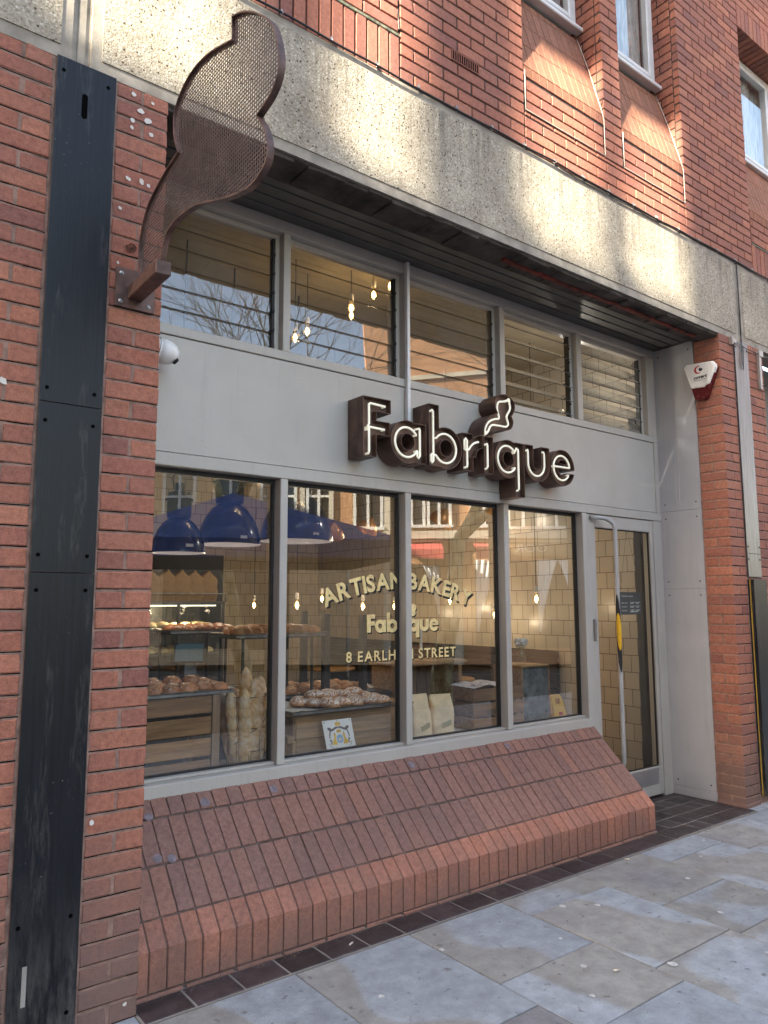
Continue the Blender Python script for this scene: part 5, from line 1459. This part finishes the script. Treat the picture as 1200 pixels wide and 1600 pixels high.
def bag_g(L, r, seed):
    mb = MB(); n = 26; pts = []; rs = []
    rnd = random.Random(seed); ph = rnd.uniform(0, 6)
    for i in range(n+1):
        t = i/n; pts.append((.012*math.sin(2.5*t+ph), .010*math.sin(3*t+ph*2), L*t)); rs.append(max(.003, r*(1-abs(2*t-1)**3.2)**.55*(1+.07*math.sin(i*1.5+ph))))
    mb.tube(pts, rs, 14); return build('baguette', mb, BAG, data_only=True)
bgm = [bag_g(.53, .044, 1), bag_g(.43, .042, 2), bag_g(.48, .046, 3)]
for i, (dx, dy, rx, ry, m, lab) in enumerate(((-.060,-.02, 4, -11, 1, 'floured baguette leaning to the left of the wire basket'), (.0,-.045, 5, 3, 2, 'brown baguette at the front of the wire basket'), (.0,.02, -4, 2, 0, 'tallest pointed baguette in the wire basket'), (.060,-.02, 3, 14, 1, 'baguette leaning to the right of the wire basket'), (.06,.04,-6,9,2,'baguette at the back right of the wire basket'), (-.07,.04,-6,-7,1,'baguette at the back left of the wire basket'), (-.04,-.06,7,-5,1,'pale baguette low at the front left of the wire basket'))):
    o = bpy.data.objects.new('baguette', bgm[m]); COL.objects.link(o); o.location = (bc.x+dx*.8, bc.y+dy*.8, bc.z+.006); o.rotation_euler = (R(rx), R(ry), random.uniform(-.25,.25)); tag(o, lab, 'baguette', 'baguettes in the wire basket')

# plaque with a coat of arms
pq = thing('enamel_plaque', 'white plaque with a crowned coat of arms leaning on the weathered chest', 'plaque', (1.385, .72, .64))
PA, PB, PC, PD = at(503,1127,.745), at(547,1121,.745), at(558,1175,.712), at(513,1182,.712)
ux_ = (PC-PD); uz_ = (PA-PD); un_ = ux_.cross(uz_).normalized()
def pf(a, b, d=0): return PD+ux_*a+uz_*b+un_*d
if un_.y > 0: un_ = -un_
mb = MB(); mb.prism([(0,0),(1,0),(1,1),(0,1)], pf, -.004, 0); build('plate', mb, WHITEP, pq)
PY = pm('heraldic_yellow', (.75,.45,.03), .5, bump=0); PGc = pm('heraldic_grey', (.10,.08,.09), .5, bump=0); PBl = pm('heraldic_blue', (.25,.42,.62), .5, bump=0)
mb = MB()
def disc(cx, cz, r, mi, sx=1, sz=1, d=.0006): mb.prism([(cx+r*sx*math.cos(6.283*k/16), cz+r*sz*math.sin(6.283*k/16)*.82) for k in range(16)], pf, d-.0003, d, mi)
def crown(cx, cz, w_):
    mb.prism([(cx-w_*.42,cz),(cx+w_*.42,cz),(cx+w_*.5,cz+w_*.42),(cx+w_*.25,cz+w_*.55),(cx,cz+w_*.62),(cx-w_*.25,cz+w_*.55),(cx-w_*.5,cz+w_*.42)], pf, .0003, .0006, 0)
    for k in (-.3,-.1,.1,.3): mb.prism([(cx+k*w_-.008,cz+w_*.16),(cx+k*w_+.008,cz+w_*.16),(cx+k*w_*1.1+.004,cz+w_*.42),(cx+k*w_*1.1-.004,cz+w_*.42)], pf, .0006, .0008, 1)
    mb.prism([(cx-.008,cz+w_*.6),(cx+.008,cz+w_*.6),(cx+.004,cz+w_*.85),(cx-.004,cz+w_*.85)], pf, .0003, .0006, 1)
crown(.5, .82, .20); crown(.5, .62, .17)
for s_ in (-1, 1):
    X = lambda v_: .5+s_*v_
    mb.prism([(X(0),.80),(X(.10),.80),(X(.22),.745),(X(.30),.80),(X(.36),.80),(X(.37),.74),(X(.31),.70),(X(.36),.50),(X(.33),.48),(X(.27),.68),(X(.20),.68),(X(.10),.73),(X(0),.765)], pf, .0002, .0005, 1)
    mb.prism([(X(.36),.50),(X(.30),.46),(X(.37),.42),(X(.30),.38),(X(.34),.33),(X(.30),.31),(X(.27),.38),(X(.31),.48)], pf, .0002, .0004, 1)
    mb.prism([(X(.12),.60),(X(.17),.62),(X(.20),.56),(X(.18),.50),(X(.27),.36),(X(.28),.30),(X(.10),.29),(X(.14),.42)], pf, .0003, .0006, 0)
    disc(X(.155), .615, .022, 1)
disc(.5, .42, .115, 2); disc(.5, .50, .11, 2, 1, .8); disc(.5, .43, .05, 3, d=.0009); disc(.5, .43, .026, 0, d=.0011)
for k in range(9): a = R(-158+17*k); disc(.5+.30*math.cos(a), .40+.22*math.sin(a), .008, 1)
for (cx, cz) in ((.06,.95),(.94,.95),(.06,.05),(.94,.05)): disc(cx, cz, .02, 1)
body = 'PURVEYOR TO THE ROYAL COURT OF SWEDEN'
for k, ch in enumerate(body):
    if ch == ' ': continue
    a = R(-160+140*k/(len(body)-1)); V, F = text2d(ch, .045, 0, 1); xm = (min(v[0] for v in V)+max(v[0] for v in V))/2
    mb.add([pf(.5+(.43-z)*math.cos(a)-(x-xm)*math.sin(a)*1.0, .44+(.43-z)*math.sin(a)*.80+(x-xm)*math.cos(a)*.80, .0006) for x, z in V], F, 1)
build('coat_of_arms', mb, [PY, PGc, PBl, WHITEP], pq, fix=False)

# two paper sacks in front of an upright crate
s1 = bag_mesh('paper_sack', .165, .10, .30, KRAFTL, 5); s2 = bag_mesh('paper_sack', .170, .10, .285, KRAFTL, 8)
LAB = pm('olive_paper_label', (.36,.32,.17), .7, bump=0)
for me2, x, y, rz, lab, gu, dz in ((s1, 2.10, .84, .10, 'left one of the two pale paper sacks, just right of the second window post', .01, 0), (s2, 2.30, .85, -.12, 'right one of the two pale paper sacks, next to the slatted crate of newspapers', .0, 0)):
    t = thing('paper_sack', lab, 'sack', (x, y, .634), 'pale paper sacks'); t.rotation_euler = (R(-4), 0, rz)
    o = bpy.data.objects.new('sack_body', me2); COL.objects.link(o); o.parent = t
    mb = MB(); mb.prism([(-.03,.075),(.045,.095),(.040,.125),(-.035,.105)], lambda a_, b_, d: (a_, d, b_), -.060, -.057); o2 = build('label', mb, LAB); o2.parent = t
# upright crate behind the sacks, candle on top
a = at(640, 1040, 1.22); b = at(716, 1040, 1.22)
uc = thing('upright_crate', 'upended dark plank crate behind the paper sacks, with a candle on top', 'crate', ((a.x+b.x)/2, 1.3, .634))
mb = MB(); n_ = 5; wd = (b.x-a.x+.03)/n_
for i in range(n_): mb.cbox(a.x-.03+wd*i, a.x-.03+wd*(i+1)-.006, 1.46, 1.475, .50, 1.08, .003, .001)
build('back_plank', mb, WOODV, uc)
mb = MB(); mb.cbox(b.x-.035, b.x, 1.18, 1.46, .50, 1.078, .004, .002); mb.cbox(a.x-.16, a.x-.09, 1.18, 1.46, .50, 1.078, .004, .002); build('side_plank', mb, WOODW, uc)
mb = MB(); mb.cbox(a.x-.17, b.x+.05, 1.17, 1.48, 1.080, 1.106, .006, .004); build('top_plank', mb, WOODW, uc)
mb = MB(); mb.box(a.x-.17, b.x, 1.17, 1.48, .05, .49); build('base', mb, WOODD, uc)
c = at(658, 1034, 1.24)
cs = thing('candlestick', 'brass candlestick with a tall white candle on the upended crate', 'candlestick', (c.x, c.y, 1.107))
mb = MB(); mb.lathe([(.055,0),(.058,.006),(.05,.009),(.012,.014),(.009,.03),(.014,.045),(.008,.06),(.016,.075),(.012,.085),(0,.086)], (c.x,c.y,1.107), 24); build('holder', mb, pm('aged_brass', (.35,.25,.10), .35, .8), cs)
mb = MB(); mb.lathe([(.010,.08),(.0095,.24),(.005,.25),(0,.25)], (c.x,c.y,1.107), 16); build('candle', mb, pm('candle_wax', (.72,.68,.58), .5, bump=.05), cs)
# crate of newspapers
nc = slat_crate('fruit_crate', 'low slatted brown crate with open newspapers on top, right of the paper sacks', (2.66, .93, .634), R(-7), .46, .30, .285, 3, WOODB, cat='crate')
mb = MB(); put_text(mb, 'LOGIS', lambda x, z: (.12+x, -.0165, .11+z), .035, .01, 0, .10); o = build('stencil', mb, LOGOK); o.parent = nc
np_ = thing('newspaper', 'open newspaper with printed pages lying on the slatted crate', 'newspaper', (2.88, 1.06, .922))
NEWS = NT('printed_newspaper'); P = NEWS.pos((1,1,1)); q = NEWS.noise(P, 38, 4, .8); q2 = NEWS.noise(P, 11, 2)
cc = NEWS.mix(NEWS.math('MULTIPLY', NEWS.ramp(q, [(.5, (0,0,0)), (.56, (1,1,1))]), NEWS.ramp(q2, [(.5, (0,0,0)), (.52, (1,1,1))])), (.66,.63,.62), (.16,.14,.16)); NEWS.bsdf(cc, .8)
for s_ in (-1, 1):
    mb = MB(); nx = 12; vs = []
    for i in range(nx+1):
        t = i/nx; x = 2.88+s_*t*.215; zz = .924+.030*math.sin(t*math.pi)*math.exp(-t*1.2)+.004
        vs += [(x-.01, .90, zz), (x+.03, 1.20, zz)]
    mb.add(vs, [(2*i, 2*i+2, 2*i+3, 2*i+1) for i in range(nx)], 0, True)
    build('page', mb, NEWS.m, np_, fix=False)
# blue crate on end with vase
a = at(814, 1041, .96); b = at(858, 1039, .96)
bx = thing('painted_box', 'worn blue-green painted box standing on end at the right of the display', 'box', ((a.x+b.x)/2, 1.05, .634))
mb = MB(); mb.cbox(a.x+.02, b.x-.015, .962, .975, .645, 1.035, .002); build('front_panel', mb, BLUEW, bx)
mb = MB()
mb.cbox(a.x, a.x+.018, .955, 1.25, .634, 1.048, .004, .002); mb.cbox(b.x-.014, b.x, .955, 1.25, .634, 1.048, .004, .002); mb.cbox(a.x+.018, b.x-.014, .955, 1.25, 1.036, 1.050, .003, .001); mb.cbox(a.x+.018, b.x-.014, .955, 1.25, .634, .646, .003, .001)
build('box_frame', mb, WOODW, bx)
mb = MB()
for fx, fz in ((.3,.85),(.8,.83),(.3,.12),(.85,.15)): mb.lathe([(0,.002),(.006,.002),(.006,0)], n=10, M=Matrix.Translation((a.x+(b.x-a.x)*fx, .962, .64+.4*fz)) @ Matrix.Rotation(R(90),4,'X'))
build('nail_hole', mb, HOLE, bx)
c = at(815, 1040, 1.10); c.z = 1.051
vz = thing('flower_vase', 'small clear glass bottle vase of pale carnations on the painted box', 'vase', c)
mb = MB(); mb.lathe([(0,.002),(.030,.002),(.034,.01),(.034,.06),(.028,.085),(.014,.105),(.013,.125),(.017,.13)], c, 24); build('bottle', mb, CLEAR, vz)
mb = MB()
for i in range(5): mb.tube([(c.x,c.y,c.z+.02),(c.x+.02*math.cos(i*1.3),c.y+.02*math.sin(i*1.3),c.z+.15)], .0016, 5)
build('stem', mb, pm('stem_green', (.08,.16,.04), .6), vz)
PET = pm('pale_petals', (.92,.86,.78), .7, var=.15, scale=60, bump=0)
for i in range(7):
    mb = MB(); cc = Vector((c.x+(.034*math.cos(i*1.05) if i else 0), c.y+(.030*math.sin(i*1.05) if i else 0), c.z+.150+.012*(i % 3)+(.02 if i == 0 else 0)))
    for k in range(46):
        d = Vector((random.gauss(0,1), random.gauss(0,1), random.gauss(.4,1))).normalized(); r = random.uniform(.012, .030); t_ = d.orthogonal().normalized()*.008; b_ = d.cross(t_).normalized()*.008
        p = cc+d*r; mb.add([p-t_-b_, p+t_-b_*.6, p+t_*.8+b_, p-t_+b_*.7], [(0,1,2,3)])
    build('blossom', mb, PET, vz, fix=False)
# wet floor sign
c = at(876, 1122, 1.35)
ws_ = thing('wet_floor_sign', 'folded yellow plastic wet floor sign at the right end of the window', 'floor sign', c)
mb = MB(); poly = [(-.075,0),(.085,0),(.065,.17),(.05,.20),(-.055,.20),(-.07,.185)]; hole = [(-.035,.125),(.035,.125),(.032,.172),(-.030,.172)]
mb.prism(poly, lambda a_, b_, d: (c.x+a_, c.y+d+b_*.25, c.z-.01+b_), -.010, .010, 0, [hole]); mb.prism(poly, lambda a_, b_, d: (c.x+a_, c.y+.12+d-b_*.25, c.z-.01+b_), -.010, .010, 0, [hole])
build('panel', mb, pm('yellow_plastic', (.72,.42,.01), .35, var=.05, bump=.02), ws_)
mb = MB(); mb.prism([(-.02,.035),(.03,.035),(.028,.06),(-.018,.06)], lambda a_, b_, d: (c.x+a_, c.y-.0125+d+b_*.25, c.z-.01+b_), -.001, 0); build('warning_mark', mb, LOGOR, ws_)
mb = MB(); mb.cbox(c.x-.14, c.x+.2, 1.18, 1.75, .05, c.z-.012, .004); solo('low_shelf', mb, pm('white_low_shelf', (.6,.58,.54), .5), 'low pale shelf under the yellow sign behind the window sill', 'shelf')
# cafe tables with stools near the bench
for x, y, lab in ((3.9, 4.6, 'round cafe table deep in the shop left of the second window post'), (4.1, 2.8, 'round cafe table beside the dark bench, nearer the door')):
    t = thing('cafe_table', lab, 'table', (x, y, .05), 'round cafe tables')
    mb = MB(); mb.lathe([(0,.72),(.30,.72),(.305,.735),(.30,.75),(0,.75)], (x,y,.02), 32); build('table_top', mb, WOODW, t)
    mb = MB(); mb.lathe([(.02,0),(.02,.70)], (x,y,.04), 12); mb.lathe([(.2,0),(.2,.012),(.03,.03)], (x,y,.047), 24); build('pedestal', mb, GASK, t)
# opening hours sign hanging inside the door
hsn = thing('hours_sign', 'small slate grey opening hours sign hanging inside the door glass', 'sign', (4.21, .675, 1.42))
a_, b_ = 4.065, 4.355; z0, z1 = 1.425, 1.605; ys = .675
mb = MB(); mb.cbox(a_, b_, ys, ys+.004, z0, z1, .001); build('sign_board', mb, SIGNG, hsn)
mb = MB()
put_text(mb, 'OPENING HOURS', lambda x, z: (a_+.02+x, ys-.0008, z1-.038+z), .011, .01, 0, .155)
for i, (l1, l2) in enumerate((('MON-FRI', '8.00-7.00'), ('SATURDAY', '8.00-7.00'), ('SUNDAY', '9.00-6.00'))):
    zz = z1-.092-i*.030
    put_text(mb, l1, lambda x, z: (a_+.02+x, ys-.0008, zz+z), .010, .01, 0, .075)
    put_text(mb, l2.split('-')[0], lambda x, z: (a_+.135+x, ys-.0008, zz-.002+z), .016, .03, 0, .045); put_text(mb, 'AM', lambda x, z: (a_+.183+x, ys-.0008, zz+.008+z), .007, .01, 0, .014)
    mb.box(a_+.200, a_+.206, ys-.001, ys-.0005, zz+.004, zz+.007)
    put_text(mb, l2.split('-')[1], lambda x, z: (a_+.209+x, ys-.0008, zz-.002+z), .016, .03, 0, .045); put_text(mb, 'PM', lambda x, z: (a_+.257+x, ys-.0008, zz+.008+z), .007, .01, 0, .014)
mb.box(a_+.13, a_+.235, ys-.0012, ys-.0005, z0+.020, z0+.0255)
build('sign_text', mb, CREAM, hsn, fix=False)
mb = MB(); mb.tube([(a_+.004, ys, z1), (4.21, ys+.01, 2.12)], .0012, 4); mb.tube([(b_-.004, ys, z1), (4.21, ys+.01, 2.12)], .0012, 4); build('string', mb, CABLE, hsn)

# ------------------------------------------------------------------ across the street (seen in the glass)
MIR = 2*GY
def vpt(s, depth, z):
    """street point whose mirror image stands `depth` metres along the mirrored view axis and s metres to its right"""
    f2 = Vector((-math.sin(YAW), math.cos(YAW), 0)); r2 = Vector((math.cos(YAW), math.sin(YAW), 0))
    p = Vector((CAM.x, CAM.y, 0))+f2*depth+r2*s
    return Vector((p.x, MIR-p.y, z))
DB = 19.0
E_O = vpt(0, DB, 0); E_S = (vpt(1, DB, 0)-E_O); E_D = (vpt(0, DB+1, 0)-E_O)
def wf(s, z, d=0): return E_O+E_S*s+E_D*d+Vector((0,0,z))
def ub(mb, s0, s1, d0, d1, z0, z1, mi=0):
    vs = [wf(s, z, d) for s in (s0, s1) for d in (d0, d1) for z in (z0, z1)]
    mb.add(vs, [(0,1,3,2),(4,6,7,5),(0,4,5,1),(2,3,7,6),(0,2,6,4),(1,5,7,3)], mi)
def bricktex(name, c1, c2, mort):
    N = NT(name); src = N.n('ShaderNodeNewGeometry').outputs['Position']; dt = N.n('ShaderNodeVectorMath', operation='DOT_PRODUCT'); N.l(src, dt.inputs[0]); dt.inputs[1].default_value = E_S
    sp = N.n('ShaderNodeSeparateXYZ'); N.l(src, sp.inputs[0]); cb = N.n('ShaderNodeCombineXYZ'); N.l(dt.outputs['Value'], cb.inputs[0]); N.l(sp.outputs[2], cb.inputs[1])
    b = N.n('ShaderNodeTexBrick'); b.inputs['Scale'].default_value = 1; b.inputs['Brick Width'].default_value = .225; b.inputs['Row Height'].default_value = .075; b.inputs['Mortar Size'].default_value = .006
    b.inputs['Color1'].default_value = c1+(1,); b.inputs['Color2'].default_value = c2+(1,); b.inputs['Mortar'].default_value = mort+(1,); N.l(cb.outputs[0], b.inputs['Vector'])
    N.bsdf(b.outputs['Color'], .85); return N.m
OB1 = bricktex('buff_terracotta_wall', (.68,.50,.32), (.60,.42,.26), (.45,.36,.26))
OB2 = bricktex('orange_brick_wall', (.60,.31,.16), (.52,.25,.12), (.42,.32,.22))
STONE = pm('cream_stone_trim', (.66,.60,.48), .8, var=.1, scale=3)
OWF = pm('white_sash_frame', (.80,.80,.77), .5, var=.03)
OWG = pm('dark_window_glass', (.03,.035,.04), .08, var=.2, scale=.8, bump=0)
AWN = pm('dusty_red_awning', (.55,.10,.09), .8, var=.15, scale=4)
SHOPD = pm('dark_shop_interior', (.05,.04,.035), .4)
OCUR = pm('white_drape', (.72,.76,.80), .9, var=.12, scale=20, stretch=(1,1,.1))
opp = thing('terrace_building', 'sunlit brick and stone building across the street, reflected in the shop windows', 'building', wf(0, 0))
mb = MB()
ub(mb, -6.4, .0, .0, 5, 0, 7.6, 0); ub(mb, -1.35, -.85, -.02, 0, 3.4, 7.2, 1); ub(mb, .0, 4.0, .0, 5, 0, 12.0, 1); ub(mb, 4.0, 9.5, .0, 5, 0, 10.2, 1)
build('facade', mb, [OB1, OB2], opp)
mb = MB()
for s0, s1, z0, z1, d in ((-6.5,.0,3.05,3.3,-.2),(-6.5,.0,7.4,7.75,-.3),(.0,9.6,3.14,3.34,-.18),(.0,9.6,3.06,3.10,-.10),(.1,3.9,7.05,7.2,-.08),(.1,3.9,8.2,8.32,-.06),(.1,3.9,9.0,9.12,-.06),(.1,9.6,5.75,5.95,-.1),(3.85,4.05,5.95,12,-.06),(1.72,1.98,.0,3.1,-.10),(-.02,.22,0,7.6,-.06),(-1.42,-1.30,3.3,7.4,-.08),(-2.15,-2.02,3.3,7.4,-.08),(-6.5,-6.2,0,7.4,-.08)): ub(mb, s0, s1, d, 0, z0, z1)
for k in range(10): ub(mb, 3.78, 4.14, -.09, -.06, 6.1+k*.55, 6.32+k*.55)
build('stone_trim', mb, STONE, opp)
def owin(s0, s1, z0, z1, vb=1, hb=(.62,)):
    m = MB(); f = .075; ub(m, s0-f, s0, -.07, .02, z0-f, z1+f); ub(m, s1, s1+f, -.07, .02, z0-f, z1+f); ub(m, s0, s1, -.07, .02, z1, z1+f); ub(m, s0-f*1.4, s1+f*1.4, -.14, .02, z0-f, z0)
    for k in range(vb): c_ = s0+(s1-s0)*(k+1)/(vb+1); ub(m, c_-.035, c_+.035, -.05, .0, z0, z1)
    for h in hb: zc = z0+(z1-z0)*h; ub(m, s0, s1, -.048, .0, zc-.03, zc+.03)
    w_ = build('window', m, OWF, opp); g = MB(); ub(g, s0, s1, -.02, -.01, z0, z1); build('pane', g, OWG, w_)
for s0, s1 in ((-5.6,-4.9),(-4.3,-3.55),(-3.1,-2.3),(-1.92,-1.42)): owin(s0, s1, 3.5, 5.0, 1, (.5,)); owin(s0, s1, 5.6, 7.0, 1, (.5,))
owin(-.72, -.10, 3.45, 5.0, 1, (.62,)); owin(-.72, -.10, 5.6, 6.9, 1, ())
for s0, s1 in ((.42,.98),(1.17,1.66),(2.28,2.85)): owin(s0, s1, 3.5, 5.1, 1, (.6,)); owin(s0, s1, 6.4, 7.8, 1, (.5,))
for s0, s1 in ((3.22,3.90),(4.12,4.70),(5.1,5.9),(6.4,7.2)): owin(s0, s1, 3.45, 5.1, 1, (.5,)); owin(s0, s1, 6.6, 8.2, 1, (.5,))
for s0, s1 in ((.30,1.46),(2.25,2.98)):
    mb = MB(); mb.add([wf(s0,3.04,-.02), wf(s1,3.04,-.02), wf(s1,2.84,-.7), wf(s0,2.84,-.7), wf(s0,2.60,-.7), wf(s1,2.60,-.7)], [(0,1,2,3),(3,2,5,4)]); build('awning', mb, AWN, opp, fix=False)
mb = MB()
for s0, s1, z0, z1 in ((.35,1.4,.5,2.5),(2.3,2.95,.5,2.6),(3.2,6.4,.4,2.6),(-5.6,-2.4,.4,2.9)): ub(mb, s0, s1, -.02, -.005, z0, z1)
build('shop_window', mb, SHOPD, opp)
mb = MB(); ub(mb, 3.05, 6.6, -.10, -.02, 2.68, 3.05); fs_ = build('shop_fascia', mb, pm('brown_shop_fascia', (.30,.19,.10), .6), opp)
mb = MB()
# words read left to right for someone on this pavement
put_text(mb, 'OOR', lambda x, z: wf(4.12-x, 2.80+z, -.108), .20, .0, 0, .80)
build('shop_lettering', mb, CREAM, fs_, fix=False)
def drape(s0, s1, side, z0, z1):
    m = MB(); n_ = 18
    for i in range(n_):
        for j in range(10):
            def P_(ii, jj):
                t = ii/n_; h = jj/10; wd = (s1-s0)*(.12+.88*(h**1.4)); s_ = (s0+t*wd) if side < 0 else (s1-t*wd)
                return wf(s_, z0+(z1-z0)*h, -.04-.015*math.sin(t*22))
            m.add([P_(i,j), P_(i+1,j), P_(i+1,j+1), P_(i,j+1)], [(0,1,2,3)])
    build('drape', m, OCUR, opp, fix=False)
drape(1.0, 1.4, 1, 1.25, 2.45); drape(2.32, 2.92, -1, .8, 2.6); drape(3.88, 4.40, -1, .8, 2.6); drape(4.42, 4.95, 1, .8, 2.6)

# blue market gazebo
BLU = pm('blue_gazebo_canvas', (.016,.045,.19), .6, var=.15, scale=3, bump=.4, bscale=6, bdist=.03)
apx = vpt(-2.10, 10.3, 3.05)
cs_ = [vpt(.30, 9.0, 2.28), vpt(-.6, 12.3, 2.28), vpt(-4.6, 11.8, 2.28), vpt(-3.3, 8.3, 2.28)]
gz = thing('market_gazebo', 'blue pitched market gazebo in the street, seen only as a reflection', 'gazebo', (apx.x, apx.y, -.12))
mb = MB(); mb.add([apx]+cs_, [(0,1,2),(0,2,3),(0,3,4),(0,4,1)])
for i in range(4):
    p, q = cs_[i], cs_[(i+1) % 4]; dz = Vector((0,0,.22)); mb.add([p, q, q-dz, p-dz], [(0,1,2,3)])
build('canopy', mb, BLU, gz, fix=False)
mb = MB(); p, q = cs_[3], cs_[2]; mb.add([p-Vector((0,0,.22)), q-Vector((0,0,.22)), Vector((q.x,q.y,.2)), Vector((p.x,p.y,.2))], [(0,1,2,3)]); build('side_wall', mb, BLU, gz, fix=False)
for p in cs_:
    mb = MB(); mb.cbox(p.x-.02, p.x+.02, p.y-.02, p.y+.02, -.12, p.z, .002); build('leg', mb, ALU, gz)

# plane trees
def bark():
    N = NT('plane_tree_bark'); P = N.pos((1,1,.7)); v = N.noise(P, 7, 4, .6)
    c = N.ramp(v, [(.35, (.10,.085,.05)), (.48, (.20,.18,.10)), (.52, (.36,.34,.20)), (.62, (.50,.47,.33)), (.7, (.22,.20,.12))]); N.bsdf(c, .85, 0, N.bump(v, .6, .02)); return N.m
BARK = bark()
def tree(base, h0, r0, label, seed, lean=(0,0)):
    rnd = random.Random(seed); t = thing('plane_tree', label, 'tree', base)
    tk = MB(); cr_ = MB()
    def grow(p, d, L, r, lvl, mb):
        n_ = 5 if lvl < 3 else 3; pts = [p.copy()]; rs = [r]; q = p.copy(); dd = d.copy()
        for i in range(n_):
            dd = (dd+Vector((rnd.gauss(0,.13), rnd.gauss(0,.13), rnd.gauss(.03,.08)))).normalized(); q = q+dd*(L/n_); pts.append(q.copy()); rs.append(r*(1-.42*(i+1)/n_))
        mb.tube(pts, rs, 9 if lvl < 2 else (6 if lvl < 4 else 4), cap=False)
        if lvl >= 7 or r < .0035: return
        k = (3 if lvl < 5 else 2) if lvl else 3
        for i in range(k):
            ax_ = Vector((rnd.gauss(0,1), rnd.gauss(0,1), rnd.gauss(0,.4))).normalized()
            nd = (dd+ax_*rnd.uniform(.45,.85)).normalized(); nd.z = max(nd.z, -.05)
            grow(pts[-1-(i % 2)*(1 if lvl else 0)], nd, L*rnd.uniform(.66,.84), rs[-1]*rnd.uniform(.74,.95), lvl+1, cr_)
    grow(Vector(base), Vector((lean[0], lean[1], 1)).normalized(), h0, r0, 0, tk)
    build('trunk', tk, BARK, t, fix=False); build('branches', cr_, BARK, t, fix=False)
b1 = vpt(.92, 12.5, -.12); tree(b1, 2.75, .20, 'forked plane tree with patchy bark on the kerb, reflected in the third pane', 4)
b2 = vpt(-2.45, 13.5, -.12); tree(b2, 2.9, .16, 'slimmer bare plane tree behind the blue gazebo, reflected in the left pane', 11)

# unseen block added to shape the sun; slots pass bars to this facade
BX = -17.8
LZ0, LZ1 = 15.56, 17.45
blk = thing('sun_blocker', 'unseen slotted block added down the street to shape the sun on the facade', 'building', (-18, -7, -.12))
mb = MB(); mb.box(-34, -9.0, -8.2, -6.0, -.12, LZ0); mb.box(-34, -9.0, -6.12, -6.0, LZ1, 26); mb.box(-11, -9.0, -16.1, -8.3, -.12, 19.5); mb.box(-11, -9.0, -38, -16.2, -.12, 15.8)  # added wings keep the road and the opposite shopfronts out of the sun
build('facade', mb, pm('sun_blocker_brick', (.30,.17,.11), .85, var=.2), blk)
for xa, xb in ((-34, BX-.42), (BX+.34, BX+.92), (BX+1.42, BX+2.33), (BX+3.08, BX+3.40), (BX+4.13, -9.0)):
    mb = MB(); mb.box(xa, max(xa+.03, xb-.15), -6.05, -6.0, LZ0+.01, LZ1-.01); build('sun_blocker_bar', mb, STONE, blk)
